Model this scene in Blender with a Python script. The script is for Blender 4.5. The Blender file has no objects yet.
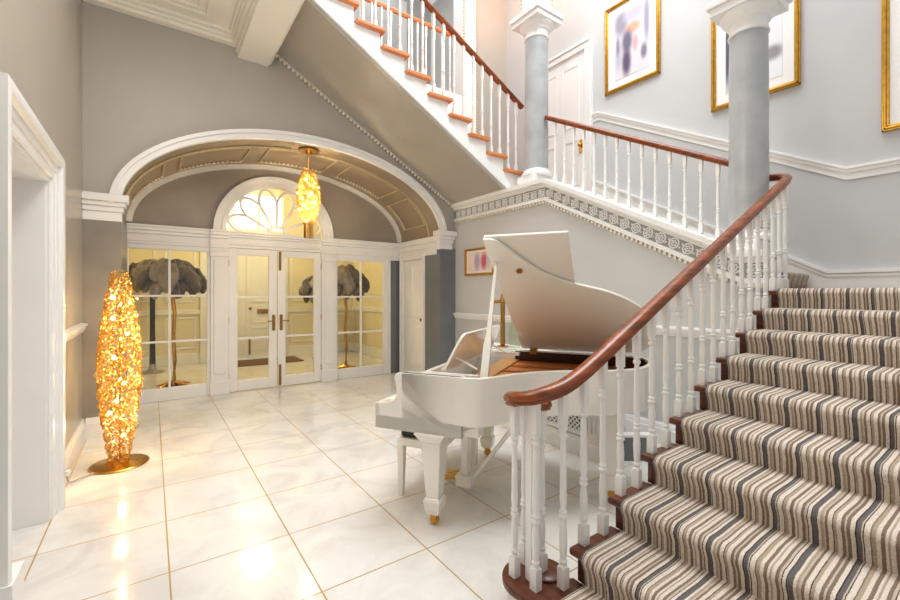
import bpy, bmesh, math, random
from mathutils import Vector, Matrix
random.seed(7)
PI = math.pi
C = bpy.context.scene.collection

# ------------------------------------------------------------------ materials
def lin(c):
    return tuple(((v/255)/12.92 if v/255 <= .04045 else ((v/255+.055)/1.055)**2.4) for v in c)

def mat(name, col, rough=.5, metal=0.0, spec=.5, coat=0.0, emit=None, estr=0.0, var=0.0, vscale=3.0, bump=0.0, bscale=40.0, col2=None):
    m = bpy.data.materials.new(name); m.use_nodes = True
    nt = m.node_tree; b = nt.nodes['Principled BSDF']
    b.inputs['Base Color'].default_value = (*lin(col), 1)
    b.inputs['Roughness'].default_value = rough
    b.inputs['Metallic'].default_value = metal
    b.inputs['Specular IOR Level'].default_value = spec
    b.inputs['Coat Weight'].default_value = coat
    b.inputs['Coat Roughness'].default_value = .05
    if emit:
        b.inputs['Emission Color'].default_value = (*lin(emit), 1)
        b.inputs['Emission Strength'].default_value = estr
    tc = nt.nodes.new('ShaderNodeTexCoord')
    if var > 0 or col2:
        n = nt.nodes.new('ShaderNodeTexNoise'); n.inputs['Scale'].default_value = vscale; n.inputs['Detail'].default_value = 5
        nt.links.new(tc.outputs['Object'], n.inputs['Vector'])
        r = nt.nodes.new('ShaderNodeValToRGB')
        a = lin(col); c2 = lin(col2) if col2 else tuple(v*(1-var) for v in a)
        r.color_ramp.elements[0].position = .35; r.color_ramp.elements[0].color = (*c2, 1)
        r.color_ramp.elements[1].position = .65; r.color_ramp.elements[1].color = (*a, 1)
        nt.links.new(n.outputs['Fac'], r.inputs['Fac']); nt.links.new(r.outputs['Color'], b.inputs['Base Color'])
    if bump > 0:
        n = nt.nodes.new('ShaderNodeTexNoise'); n.inputs['Scale'].default_value = bscale; n.inputs['Detail'].default_value = 3
        nt.links.new(tc.outputs['Object'], n.inputs['Vector'])
        bp = nt.nodes.new('ShaderNodeBump'); bp.inputs['Strength'].default_value = bump; bp.inputs['Distance'].default_value = .01
        nt.links.new(n.outputs['Fac'], bp.inputs['Height']); nt.links.new(bp.outputs['Normal'], b.inputs['Normal'])
    return m

def math_node(nt, op, a, b=None, c=None):
    n = nt.nodes.new('ShaderNodeMath'); n.operation = op
    for i, v in enumerate((a, b, c)):
        if v is None: continue
        if isinstance(v, (int, float)): n.inputs[i].default_value = v
        else: nt.links.new(v, n.inputs[i])
    return n.outputs[0]

def floor_mat():
    m = mat('marble_floor_tiles', (236, 232, 226), rough=.13, spec=.55)
    nt = m.node_tree; b = nt.nodes['Principled BSDF']
    tc = nt.nodes.new('ShaderNodeTexCoord'); sp = nt.nodes.new('ShaderNodeSeparateXYZ')
    nt.links.new(tc.outputs['Object'], sp.inputs[0])
    def line(sock, off):
        f = math_node(nt, 'SUBTRACT', sock, off); f = math_node(nt, 'DIVIDE', f, .62)
        f = math_node(nt, 'FRACT', f); f = math_node(nt, 'SUBTRACT', f, .5); f = math_node(nt, 'ABSOLUTE', f)
        return math_node(nt, 'GREATER_THAN', f, .4935)
    g = math_node(nt, 'MAXIMUM', line(sp.outputs[0], -.54), line(sp.outputs[1], 2.72))
    n = nt.nodes.new('ShaderNodeTexNoise'); n.inputs['Scale'].default_value = 2.2; n.inputs['Detail'].default_value = 8
    n.inputs['Roughness'].default_value = .62; n.inputs['Distortion'].default_value = 1.2
    nt.links.new(tc.outputs['Object'], n.inputs['Vector'])
    r = nt.nodes.new('ShaderNodeValToRGB')
    r.color_ramp.elements[0].position = .36; r.color_ramp.elements[0].color = (*lin((214, 211, 207)), 1)
    r.color_ramp.elements[1].position = .56; r.color_ramp.elements[1].color = (*lin((228, 226, 222)), 1)
    nt.links.new(n.outputs['Fac'], r.inputs['Fac'])
    mx = nt.nodes.new('ShaderNodeMix'); mx.data_type = 'RGBA'
    nt.links.new(g, mx.inputs[0]); nt.links.new(r.outputs['Color'], mx.inputs[6])
    mx.inputs[7].default_value = (*lin((176, 142, 86)), 1)
    nt.links.new(mx.outputs[2], b.inputs['Base Color'])
    ro = math_node(nt, 'MULTIPLY_ADD', g, .4, .12); nt.links.new(ro, b.inputs['Roughness'])
    return m

def wood_mat(name, c1, c2, rough=.25, axis='Y'):
    m = mat(name, c1, rough=rough, spec=.45, coat=.15)
    nt = m.node_tree; b = nt.nodes['Principled BSDF']
    tc = nt.nodes.new('ShaderNodeTexCoord'); mp = nt.nodes.new('ShaderNodeMapping')
    mp.inputs['Scale'].default_value = {'X': (2, 40, 40), 'Y': (40, 2, 40), 'Z': (40, 40, 2), 'D': (1.5, 14, 30)}[axis]
    nt.links.new(tc.outputs['Object'], mp.inputs[0])
    n = nt.nodes.new('ShaderNodeTexNoise'); n.inputs['Scale'].default_value = 1.0; n.inputs['Detail'].default_value = 6
    nt.links.new(mp.outputs[0], n.inputs['Vector'])
    r = nt.nodes.new('ShaderNodeValToRGB')
    r.color_ramp.elements[0].position = .32; r.color_ramp.elements[0].color = (*lin(c2), 1)
    r.color_ramp.elements[1].position = .68; r.color_ramp.elements[1].color = (*lin(c1), 1)
    nt.links.new(n.outputs['Fac'], r.inputs['Fac']); nt.links.new(r.outputs['Color'], b.inputs['Base Color'])
    return m

def carpet_mat(name, axis):
    m = mat(name, (200, 185, 165), rough=.95, spec=.05)
    nt = m.node_tree; b = nt.nodes['Principled BSDF']
    tc = nt.nodes.new('ShaderNodeTexCoord'); sp = nt.nodes.new('ShaderNodeSeparateXYZ')
    nt.links.new(tc.outputs['Object'], sp.inputs[0])
    n = nt.nodes.new('ShaderNodeTexNoise'); n.inputs['Scale'].default_value = 3.5; n.inputs['Detail'].default_value = 1
    nt.links.new(tc.outputs['Object'], n.inputs['Vector'])
    wob = math_node(nt, 'MULTIPLY_ADD', n.outputs['Fac'], .022, -.011)
    n2 = nt.nodes.new('ShaderNodeTexNoise'); n2.inputs['Scale'].default_value = 260; n2.inputs['Detail'].default_value = 2
    nt.links.new(tc.outputs['Object'], n2.inputs['Vector'])
    wob2 = math_node(nt, 'MULTIPLY_ADD', n2.outputs['Fac'], .006, -.003)
    s = math_node(nt, 'ADD', math_node(nt, 'ADD', sp.outputs[axis], wob), wob2)
    s = math_node(nt, 'FRACT', math_node(nt, 'DIVIDE', math_node(nt, 'ADD', s, 10.0), .27))
    cream, lt, brown, tan, grey, dk = (224, 212, 198), (200, 186, 168), (136, 118, 102), (178, 160, 140), (108, 103, 102), (70, 62, 58)
    seq = [(grey, 1.3), (dk, .3), (cream, .8), (dk, .25), (lt, .6), (brown, .8), (cream, 1.0), (tan, .5), (cream, .5), (brown, .9), (cream, .9), (tan, .9), (brown, .35), (cream, 1.2),
           (dk, .25), (lt, .3), (grey, 1.0), (dk, .25), (cream, 1.0), (brown, .8), (lt, .5), (brown, .7), (cream, 1.1), (tan, .7), (dk, .25), (cream, 1.0), (brown, .7), (lt, .5), (tan, .6), (cream, .7)]
    tot = sum(w for _, w in seq); r = nt.nodes.new('ShaderNodeValToRGB'); r.color_ramp.interpolation = 'CONSTANT'
    p = 0
    for i, (c, w) in enumerate(seq):
        e = r.color_ramp.elements[i] if i < 2 else r.color_ramp.elements.new(p/tot)
        e.position = p/tot; e.color = (*lin(c), 1); p += w
    nt.links.new(s, r.inputs['Fac'])
    mx = nt.nodes.new('ShaderNodeMix'); mx.data_type = 'RGBA'; mx.blend_type = 'MULTIPLY'; mx.inputs[0].default_value = .5
    n3 = nt.nodes.new('ShaderNodeTexNoise'); n3.inputs['Scale'].default_value = 180; n3.inputs['Detail'].default_value = 3
    nt.links.new(tc.outputs['Object'], n3.inputs['Vector'])
    rr = nt.nodes.new('ShaderNodeValToRGB'); rr.color_ramp.elements[0].position = .3; rr.color_ramp.elements[0].color = (.45, .45, .45, 1)
    rr.color_ramp.elements[1].position = .62
    nt.links.new(n3.outputs['Fac'], rr.inputs['Fac'])
    nt.links.new(r.outputs['Color'], mx.inputs[6]); nt.links.new(rr.outputs['Color'], mx.inputs[7])
    nt.links.new(mx.outputs[2], b.inputs['Base Color'])
    bp = nt.nodes.new('ShaderNodeBump'); bp.inputs['Strength'].default_value = .5; bp.inputs['Distance'].default_value = .006
    nt.links.new(n3.outputs['Fac'], bp.inputs['Height']); nt.links.new(bp.outputs['Normal'], b.inputs['Normal'])
    return m

def glass_mat(name, tint=(1, 1, 1), refl=.08):
    m = bpy.data.materials.new(name); m.use_nodes = True; nt = m.node_tree
    nt.nodes.clear()
    o = nt.nodes.new('ShaderNodeOutputMaterial'); t = nt.nodes.new('ShaderNodeBsdfTransparent'); g = nt.nodes.new('ShaderNodeBsdfGlossy')
    t.inputs[0].default_value = (*tint, 1); g.inputs['Roughness'].default_value = .02
    mx = nt.nodes.new('ShaderNodeMixShader'); mx.inputs[0].default_value = refl
    nt.links.new(t.outputs[0], mx.inputs[1]); nt.links.new(g.outputs[0], mx.inputs[2]); nt.links.new(mx.outputs[0], o.inputs[0])
    return m

def art_mat(name, bg, blobs):
    """soft blurred colour patches; blobs (u, v, ru, rv, colour) in object space (y, z)"""
    m = mat(name, bg, rough=.35); nt = m.node_tree; b = nt.nodes['Principled BSDF']
    tc = nt.nodes.new('ShaderNodeTexCoord'); cur = None
    for (u, v, ru, rv, c) in blobs:
        mp = nt.nodes.new('ShaderNodeMapping'); mp.inputs['Location'].default_value = (0, -u/ru, -v/rv)
        mp.inputs['Scale'].default_value = (0, 1/ru, 1/rv); nt.links.new(tc.outputs['Object'], mp.inputs[0])
        ln = nt.nodes.new('ShaderNodeVectorMath'); ln.operation = 'LENGTH'; nt.links.new(mp.outputs[0], ln.inputs[0])
        mr = nt.nodes.new('ShaderNodeMapRange'); mr.interpolation_type = 'SMOOTHSTEP'
        mr.inputs[1].default_value = .35; mr.inputs[2].default_value = 1.15; mr.inputs[3].default_value = 1; mr.inputs[4].default_value = 0
        nt.links.new(ln.outputs['Value'], mr.inputs[0])
        mx = nt.nodes.new('ShaderNodeMix'); mx.data_type = 'RGBA'; nt.links.new(mr.outputs[0], mx.inputs[0])
        if cur is None: mx.inputs[6].default_value = (*lin(bg), 1)
        else: nt.links.new(cur, mx.inputs[6])
        mx.inputs[7].default_value = (*lin(c), 1); cur = mx.outputs[2]
    nt.links.new(cur, b.inputs['Base Color'])
    return m

M = {
 'floor': floor_mat(),
 'taupe': mat('taupe_wall_paint', (182, 176, 166), rough=.42, spec=.4, var=.07, vscale=1.3),
 'left': mat('left_wall_paint', (178, 170, 158), rough=.3, spec=.5, var=.06, vscale=1.3),
 'grey': mat('taupe_wall_paint_lit', (203, 203, 203), rough=.5, spec=.3, var=.05, vscale=1.2),  # same wall paint as the hall, stronger stair light put into the colour
 'dark': mat('slate_grey_pier_paint', (118, 122, 126), rough=.3, var=.12, vscale=4, bump=.05),
 'pierleft': mat('warm_slate_pier_paint', (142, 136, 128), rough=.28, var=.14, vscale=4, bump=.05),
 'soffit': mat('stair_soffit_paint', (176, 169, 158), rough=.4, var=.06, vscale=1.5),
 'vault': mat('vault_paint', (160, 144, 122), rough=.35, var=.1, vscale=3),
 'lunette': mat('lunette_paint', (158, 149, 137), rough=.4, var=.1, vscale=3),
 'white': mat('white_gloss_paint', (240, 239, 237), rough=.3, var=.02, vscale=6),
 'ceil': mat('ceiling_paint', (244, 238, 226), rough=.6, var=.02),
 'cream': mat('cream_paint', (236, 226, 196), rough=.5, var=.03),
 'beadwhite': mat('bead_plaster', (232, 222, 206), rough=.45, var=.05, vscale=30),
 'beadgold': mat('gilded_plaster', (208, 190, 150), rough=.4, var=.15, vscale=40),
 'piano': mat('white_piano_lacquer', (244, 240, 231), rough=.09, spec=.6, coat=.6, var=.01),
 'pianoin': mat('piano_inner_rim', (58, 30, 20), rough=.3, var=.2, vscale=15),
 'plate': wood_mat('piano_plate_bronze', (238, 180, 100), (194, 128, 62), .3, 'Y'),
 'string': mat('copper_strings', (190, 130, 80), rough=.3, metal=.8, var=.1),
 'black': mat('black_lacquer', (26, 24, 24), rough=.3, var=.1),
 'ivory': mat('white_keys', (240, 236, 224), rough=.25, var=.02),
 'gold': mat('brass', (212, 160, 72), rough=.25, metal=1.0, var=.15, vscale=20),
 'oldbrass': mat('aged_brass', (166, 128, 66), rough=.35, metal=.9, var=.2, vscale=30),
 'giltframe': mat('gilt_frame', (214, 162, 62), rough=.3, metal=.75, var=.25, vscale=25),
 'lampgold': mat('golden_lamp_rings', (234, 190, 104), rough=.25, metal=1.0, var=.15, vscale=30),
 'rail': wood_mat('mahogany_handrail', (154, 76, 30), (104, 48, 18), .27, 'D'),
 'tread': wood_mat('mahogany_tread', (112, 56, 32), (70, 32, 18), .3, 'Y'),
 'treadup': wood_mat('orange_oak_tread', (226, 144, 84), (196, 112, 58), .35, 'X'),
 'carpet': carpet_mat('striped_carpet', 1),
 'carpetx': carpet_mat('striped_carpet_turned', 0),
 'column': mat('column_grey_marble', (182, 184, 185), rough=.34, col2=(164, 167, 168), vscale=4, bump=.03, bscale=20),
 'glass': glass_mat('clear_glass', (1, 1, 1), .025),
 'glassgreen': glass_mat('green_tinted_glass', (.86, .92, .80), .10),
 'bulb': mat('glowing_bulb', (255, 240, 200), emit=(255, 214, 130), estr=22),
 'glow': mat('glowing_lamp_core', (255, 200, 90), rough=.6, emit=(255, 196, 90), estr=.9),
 'feather': mat('grey_feathers', (158, 146, 134), rough=.9, col2=(124, 114, 105), vscale=9, bump=.4, bscale=60),
 'featherdark': mat('dark_grey_feathers', (104, 95, 88), rough=.9, col2=(80, 73, 68), vscale=9, bump=.4, bscale=60),
 'silver': mat('silver_base', (170, 166, 158), rough=.3, metal=.9, var=.1),
 'mat': mat('picture_mount', (244, 242, 240), rough=.5, var=.01),
 'doormat': mat('brown_doormat', (116, 78, 46), rough=.95, bump=.5, bscale=120, var=.2, vscale=30),
 'friezebg': mat('frieze_ground', (158, 156, 152), rough=.6, var=.1, vscale=20),
 'boxgrey': mat('slate_box_paint', (116, 120, 122), rough=.4, var=.08),
 'lattice': mat('grille_backing', (92, 84, 74), rough=.8, var=.2),
 'dusk': mat('daylight_pane', (250, 252, 255), emit=(244, 249, 255), estr=1.3),
 'cable': mat('clear_cable', (200, 190, 160), rough=.4, var=.05),
}

# ------------------------------------------------------------------ mesh helpers
class MB:
    def __init__(s): s.v = []; s.f = []
    def add(s, vs, fs, mx=None):
        o = len(s.v)
        s.v += [tuple(mx @ Vector(p)) if mx else tuple(p) for p in vs]
        s.f += [tuple(i+o for i in f) for f in fs]; return s
    def box(s, x0, x1, y0, y1, z0, z1, mx=None):
        v = [(x, y, z) for x in (x0, x1) for y in (y0, y1) for z in (z0, z1)]
        return s.add(v, [(0, 1, 3, 2), (4, 6, 7, 5), (0, 4, 5, 1), (2, 3, 7, 6), (0, 2, 6, 4), (1, 5, 7, 3)], mx)
    def frustum(s, c0, h0, c1, h1, mx=None):   # square taper: centre (x,y,z), half sizes (hx,hy)
        v = []
        for c, h in ((c0, h0), (c1, h1)):
            v += [(c[0]-h[0], c[1]-h[1], c[2]), (c[0]+h[0], c[1]-h[1], c[2]), (c[0]+h[0], c[1]+h[1], c[2]), (c[0]-h[0], c[1]+h[1], c[2])]
        return s.add(v, [(3, 2, 1, 0), (4, 5, 6, 7)] + [(i, (i+1) % 4, (i+1) % 4+4, i+4) for i in range(4)], mx)
    def prism(s, poly, axis, a, b, mx=None):   # poly in the two remaining axes (in xyz order), extruded a..b
        def P(p, t): return {'x': (t, p[0], p[1]), 'y': (p[0], t, p[1]), 'z': (p[0], p[1], t)}[axis]
        n = len(poly); v = [P(p, a) for p in poly]+[P(p, b) for p in poly]
        return s.add(v, [tuple(range(n-1, -1, -1)), tuple(range(n, 2*n))]+[(i, (i+1) % n, (i+1) % n+n, i+n) for i in range(n)], mx)
    def band(s, outer, inner, axis, a, b, mx=None):   # open strip between two polylines, extruded
        def P(p, t): return {'x': (t, p[0], p[1]), 'y': (p[0], t, p[1]), 'z': (p[0], p[1], t)}[axis]
        n = len(outer); v = [P(p, a) for p in outer]+[P(p, b) for p in outer]+[P(p, a) for p in inner]+[P(p, b) for p in inner]
        f = []
        for i in range(n-1):
            f += [(i, i+1, n+i+1, n+i), (2*n+i, 3*n+i, 3*n+i+1, 2*n+i+1), (i, 2*n+i, 2*n+i+1, i+1), (n+i, n+i+1, 3*n+i+1, 3*n+i)]
        f += [(0, n, 3*n, 2*n), (n-1, 3*n-1, 4*n-1, 2*n-1)]
        return s.add(v, f, mx)
    def lathe(s, prof, seg=16, c=(0, 0, 0), mx=None, cap=True):
        v = []; f = []; n = len(prof)
        for r, z in prof:
            for k in range(seg):
                a = 2*PI*k/seg; v.append((c[0]+r*math.cos(a), c[1]+r*math.sin(a), c[2]+z))
        for i in range(n-1):
            for k in range(seg):
                k2 = (k+1) % seg; f.append((i*seg+k, i*seg+k2, (i+1)*seg+k2, (i+1)*seg+k))
        if cap: f += [tuple(range(seg-1, -1, -1)), tuple(range((n-1)*seg, n*seg))]
        return s.add(v, f, mx)
    def ball(s, c, r, seg=10, rings=6, mx=None):
        r = (r, r, r) if isinstance(r, (int, float)) else r
        v = [(c[0], c[1], c[2]-r[2])]; f = []
        for i in range(1, rings):
            t = -PI/2+PI*i/rings
            for k in range(seg):
                a = 2*PI*k/seg; v.append((c[0]+r[0]*math.cos(t)*math.cos(a), c[1]+r[1]*math.cos(t)*math.sin(a), c[2]+r[2]*math.sin(t)))
        v.append((c[0], c[1], c[2]+r[2])); L = len(v)-1
        for k in range(seg):
            k2 = (k+1) % seg; f.append((0, 1+k2, 1+k)); f.append((L, L-seg+k, L-seg+k2))
            for i in range(rings-2): f.append((1+i*seg+k, 1+i*seg+k2, 1+(i+1)*seg+k2, 1+(i+1)*seg+k))
        return s.add(v, f, mx)
    def sweep(s, prof, path, up=(0, 0, 1), closed=False, scale=None, mx=None):   # prof: closed 2D loop (side, up)
        up = Vector(up); path = [Vector(p) for p in path]; n = len(path); m = len(prof); v = []; f = []
        for i, p in enumerate(path):
            t0 = path[i]-path[i-1] if (i > 0 or closed) else None
            t1 = path[(i+1) % n]-p if (i < n-1 or closed) else None
            t = (t0.normalized()+t1.normalized()) if (t0 and t1) else (t0 or t1)
            t.normalize()
            side = t.cross(up)
            if side.length < 1e-5: side = Vector((1, 0, 0))
            side.normalize(); u = side.cross(t)
            k = 1.0
            if t0 and t1:
                cs = t.dot(t1.normalized()); k = 1/max(cs, .5)
            sc = scale[i] if scale else 1.0
            for a, b in prof:
                v.append(tuple(p+side*(a*k*sc)+u*b*sc))
        rng = n if closed else n-1
        for i in range(rng):
            for j in range(m):
                j2 = (j+1) % m; i2 = (i+1) % n
                f.append((i*m+j, i*m+j2, i2*m+j2, i2*m+j))
        if not closed: f += [tuple(range(m-1, -1, -1)), tuple(range((n-1)*m, n*m))]
        return s.add(v, f, mx)
    def tube(s, path, r, seg=8, closed=False, up=(0, 0, 1), mx=None):
        prof = [(math.cos(2*PI*k/seg), math.sin(2*PI*k/seg)) for k in range(seg)]
        if isinstance(r, (int, float)): return s.sweep([(a*r, b*r) for a, b in prof], path, up, closed, None, mx)
        return s.sweep(prof, path, up, closed, r, mx)
    def ring(s, c, R, r, nrm, seg=10, ts=4):
        nrm = Vector(nrm).normalized(); q = nrm.to_track_quat('Z', 'Y'); v = []; f = []
        for i in range(seg):
            a = 2*PI*i/seg
            for j in range(ts):
                b = 2*PI*j/ts; rr = R+r*math.cos(b)
                v.append(tuple(Vector(c)+q @ Vector((rr*math.cos(a), rr*math.sin(a), r*math.sin(b)))))
        for i in range(seg):
            for j in range(ts):
                i2 = (i+1) % seg; j2 = (j+1) % ts; f.append((i*ts+j, i2*ts+j, i2*ts+j2, i*ts+j2))
        return s.add(v, f)
    def quad(s, *p): return s.add(p, [tuple(range(len(p)))])
    def build(s, name, m, parent=None, bevel=0, sharp=38, recalc=True, sub=0):
        me = bpy.data.meshes.new(name); me.from_pydata(s.v, [], s.f)
        if recalc:
            bm = bmesh.new(); bm.from_mesh(me); bmesh.ops.recalc_face_normals(bm, faces=bm.faces[:]); bm.to_mesh(me); bm.free()
        me.polygons.foreach_set('use_smooth', [True]*len(me.polygons)); me.set_sharp_from_angle(angle=math.radians(sharp))
        me.materials.append(M[m]); me.update()
        o = bpy.data.objects.new(name, me); C.objects.link(o)
        if parent: o.parent = parent
        if bevel:
            b = o.modifiers.new('bevel', 'BEVEL'); b.width = bevel; b.segments = 2; b.limit_method = 'ANGLE'; b.angle_limit = math.radians(40); b.harden_normals = False
        if sub:
            b = o.modifiers.new('sub', 'SUBSURF'); b.levels = sub; b.render_levels = sub
        return o

def tag(o, label, cat, group=None):
    o['label'] = label; o['category'] = cat
    if group: o['group'] = group
    return o
def thing(name, label, cat, loc=(0, 0, 0), rz=0, group=None):
    o = bpy.data.objects.new(name, None); C.objects.link(o); o.empty_display_size = .1
    o.location = loc; o.rotation_euler = (0, 0, rz); return tag(o, label, cat, group)
def struct(name, mb, m, parent=None, **k):
    o = mb.build(name, m, parent, **k)
    if not parent: o['kind'] = 'structure'
    return o
def link_copy(o, parent, loc):
    c = o.copy(); C.objects.link(c); c.parent = parent; c.location = loc; return c

# ------------------------------------------------------------------ key dimensions (metres; camera stands at x=y=0)
XL, YA, YS, XW, XR = -.58, 5.73, 7.10, 4.16, 5.33
AC, AA, AZ, AB = 1.795, 2.065, 2.45, 1.06         # arch centre, half span, spring, rise
ZC = 4.6
def ell(x, a=AA, b=AB):
    t = max(0, 1-((x-AC)/a)**2); return AZ+b*math.sqrt(t)
def ellpts(a, b, n=64, z0=AZ): return [(AC-a*math.cos(PI*i/n), z0+b*math.sin(PI*i/n)) for i in range(n+1)]

# ------------------------------------------------------------------ the setting
struct('floor', MB().box(-1.6, XW+1.6, -2.5, 10.6, -.06, 0), 'floor')
# left wall with doorway
D0, D1, DZ = 2.74, 3.776, 2.23
w = MB().box(XL-.4, XL, D1, YA, 0, ZC).box(XL-.4, XL, -2.5, D0, 0, ZC).box(XL-.4, XL, D0, D1, DZ, ZC)
struct('wall_left', w, 'left')
# arch wall with the elliptical opening
w = MB()
w.box(XL-.4, AC-AA, YA, YA+.02, 0, 4.84).box(AC+AA, XW, YA, YA+.02, 2.2, 4.84)
N = 72
for i in range(N):
    xa = AC-AA*math.cos(PI*i/N); xb = AC-AA*math.cos(PI*(i+1)/N)
    w.quad((xa, YA, ell(xa)), (xb, YA, ell(xb)), (xb, YA, 4.84), (xa, YA, 4.84))
w.box(-.98, 1.9, YA, YA+.02, 4.84, 8.2).box(XW, 4.31, YA, YA+.02, 2.6, 4.84)
struct('wall_back', w, 'taupe')
struct('wall_back_upper', MB().box(4.61, XR, YA, YA+.03, 2.6, 8.2).box(1.9, 4.31, YA, YA+.02, 7.3, 8.2), 'taupe')
# piers of the arch painted slate grey
struct('wall_pier_right', MB().box(AC+AA, XW, YA-.012, YA, 0, 2.24).box(AC+AA-.012, AC+AA, YA-.012, 6.178, 0, 2.14), 'dark')
struct('wall_pier_left', MB().box(XL, AC-AA, YA-.012, YA, .2, 2.28).box(AC-AA, AC-AA+.01, YA-.012, YS, .2, 2.28), 'pierleft')
# reveals and vault
struct('wall_reveal_left', MB().box(AC-AA-.05, AC-AA, YA+.02, YS, 0, AZ), 'dark')
struct('wall_reveal_right', MB().box(AC+AA, AC+AA+.05, YA+.02, 6.2, 0, AZ).box(AC+AA, AC+AA+.05, 7.02, YS, 0, AZ).box(AC+AA, AC+AA+.05, 6.2, 7.02, 2.14, AZ), 'dark')
vb = MB(); pts = ellpts(AA, AB, 72)
for (xa, za), (xb, zb) in zip(pts, pts[1:]):
    vb.quad((xa, YA, za), (xb, YA, zb), (xb, YS, zb), (xa, YS, za))
vo = struct('ceiling_vault', vb, 'vault')
# vault mouldings: panel outlines and bead rows
pb, bb = MB(), MB()
def vp(t, y, off=.012):
    a, b = AA-off, AB-off
    return (AC-a*math.cos(t), y, AZ+b*math.sin(t))
y0, y1 = 6.12, 6.86
edges = [.16, .62, 1.06, 1.32, 1.82, 2.08, 2.52, 2.98]
spans = [(.20, .62), (.76, 1.22), (1.34, 1.80), (1.92, 2.38), (2.52, 2.94)]
for a, b in spans:
    for y in (y0, y1):
        pb.tube([vp(a+(b-a)*i/14, y) for i in range(15)], .011, 6)
    for t in (a, b): pb.tube([vp(t, y0+(y1-y0)*i/3) for i in range(4)], .011, 6)
    n = int((b-a)*1.7/.05)
    for i in range(n):
        bb.ball(vp(a+(b-a)*(i+.5)/n, y1-.06, .018), .017, 6, 4)
pb.tube([vp(PI*i/60, 6.06) for i in range(61)], .012, 6)
o = struct('trim_1', pb, 'beadgold'); bb.build('bead_row', 'beadwhite', o)
# arch mouldings (front architrave and the inner one at the screen)
def arch_trim(name, a_in, a_out, b_in, b_out, ya, yb, m):
    mb = MB().band([(AC-a_out*math.cos(PI*i/72), AZ+b_out*math.sin(PI*i/72)) for i in range(73)],
                   [(AC-a_in*math.cos(PI*i/72), AZ+b_in*math.sin(PI*i/72)) for i in range(73)], 'y', ya, yb)
    return mb
mb = arch_trim('', AA-.01, AA+.07, AB-.01, AB+.07, YA-.046, YA+.02, '')
mb2 = arch_trim('', AA+.05, AA+.095, AB+.05, AB+.095, YA-.068, YA+.01, '')
mb.v += []; off = len(mb.v); mb.v += mb2.v; mb.f += [tuple(i+off for i in f) for f in mb2.f]
struct('trim_2', mb, 'white')
struct('trim_3', arch_trim('', AA-.065, AA-.0, AB-.065, AB-.0, YS-.07, YS-.005, ''), 'white')
# imposts
def impost(mb, x0, x1, y0, y1, z0=2.26, z1=2.54):
    h = z1-z0
    for a, b, p in ((0, .35, .015), (.35, .55, .03), (.55, .72, .05), (.72, 1, .075)):
        mb.box(x0-(p if x0 > XL+.01 else 0), x1+p, y0-p, y1, z0+h*a, z0+h*b)
mb = MB(); impost(mb, XL, AC-AA, YA, YA+.1)
struct('trim_4', mb, 'white', bevel=.006)
mb = MB(); impost(mb, AC+AA, XW-.08, YA, YA+.1, 2.22, 2.52)
for a, b, p in ((0, .4, .015), (.4, .7, .03), (.7, 1, .06)):
    mb.box(AC+AA-p, AC+AA+.01, YA+.1, YS, 2.14+.3*a, 2.14+.3*b)
struct('trim_5', mb, 'white', bevel=.006)
# door in the right reveal
dd = MB().box(AC+AA+.02, AC+AA+.06, 6.22, 7.0, 0, 2.12)
for z0, z1 in ((.2, .9), (1.05, 2.0)):
    for ya, yb in ((6.31, 6.57), (6.65, 6.91)):
        dd.box(AC+AA+.005, AC+AA+.03, ya, yb, z0, z1)
do = struct('door_4', dd, 'white', bevel=.01)
fr = MB()
for (ya, yb, z0, z1, q) in ((6.18, 6.26, 0, 2.2, 0), (6.95, 7.04, 0, 2.2, 0), (6.183, 7.037, 2.093, 2.2035, .004)):
    fr.box(AC+AA-.035-q, AC+AA+.02, ya, yb, z0, z1)
fr.box(AC+AA-.05, AC+AA, 6.184, 6.21, 0, 2.19).box(AC+AA-.05, AC+AA, 7.0, 7.036, 0, 2.19)
fr.build('door_frame', 'white', do, bevel=.008)
MB().ball((AC+AA-.02, 6.30, 1.03), .028).build('door_knob', 'oldbrass', do)

# ------------------------------------------------------------------ glazed screen
ZE0, ZE1 = 2.11, 2.43
FX, FR, FI = 1.64, .90, .73
lw = MB(); n = 90
for i in range(n):
    xa, xb = AC-AA+2*AA*i/n, AC-AA+2*AA*(i+1)/n
    def zb(x):
        return ZE1-.05 if abs(x-FX) >= FI else max(ZE1-.05, ZE1+math.sqrt(FI**2-(x-FX)**2))
    lw.quad((xa, YS, zb(xa)), (xb, YS, zb(xb)), (xb, YS, max(zb(xb), ell(xb))), (xa, YS, max(zb(xa), ell(xa))))
struct('wall_screen', lw, 'lunette')
e = MB()
def entab(mb, x0, x1, dy, ZE0=ZE0):
    h = ZE1-ZE0
    for a, b, p in ((0, .18, .02), (.18, .30, .035), (.30, .62, .025), (.62, .76, .05), (.76, .9, .075), (.9, 1, .09)):
        mb.box(x0, x1, YS-p-dy, YS+.05, ZE0+h*a, ZE0+h*b)
entab(e, AC-AA, .943, 0); entab(e, 2.345, AC+AA, 0); entab(e, .70, .95, .03); entab(e, 2.33, 2.61, .03); entab(e, .943, 2.345, .015, 2.18)
struct('trim_6', e, 'white', bevel=.005)
p = MB()
for x0, x1 in ((.706, .943), (2.345, 2.60)):
    p.box(x0, x1, YS-.06, YS+.05, 0, ZE0).box(x0+.04, x1-.04, YS-.075, YS, .3, ZE0-.12).box(x0-.01, x1+.01, YS-.08, YS+.05, 0, .2).box(x0-.01, x1+.01, YS-.08, YS+.05, ZE0-.07, ZE0)
for x0, x1 in ((AC-AA, -.27), (3.60, 3.64)):
    p.box(x0, x1, YS-.05, YS+.05, 0, ZE0)
struct('trim_7', p, 'white', bevel=.006)
struct('wall_screen_right', MB().box(3.64, AC+AA, YS-.01, YS+.05, 0, ZE0), 'dark')
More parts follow.
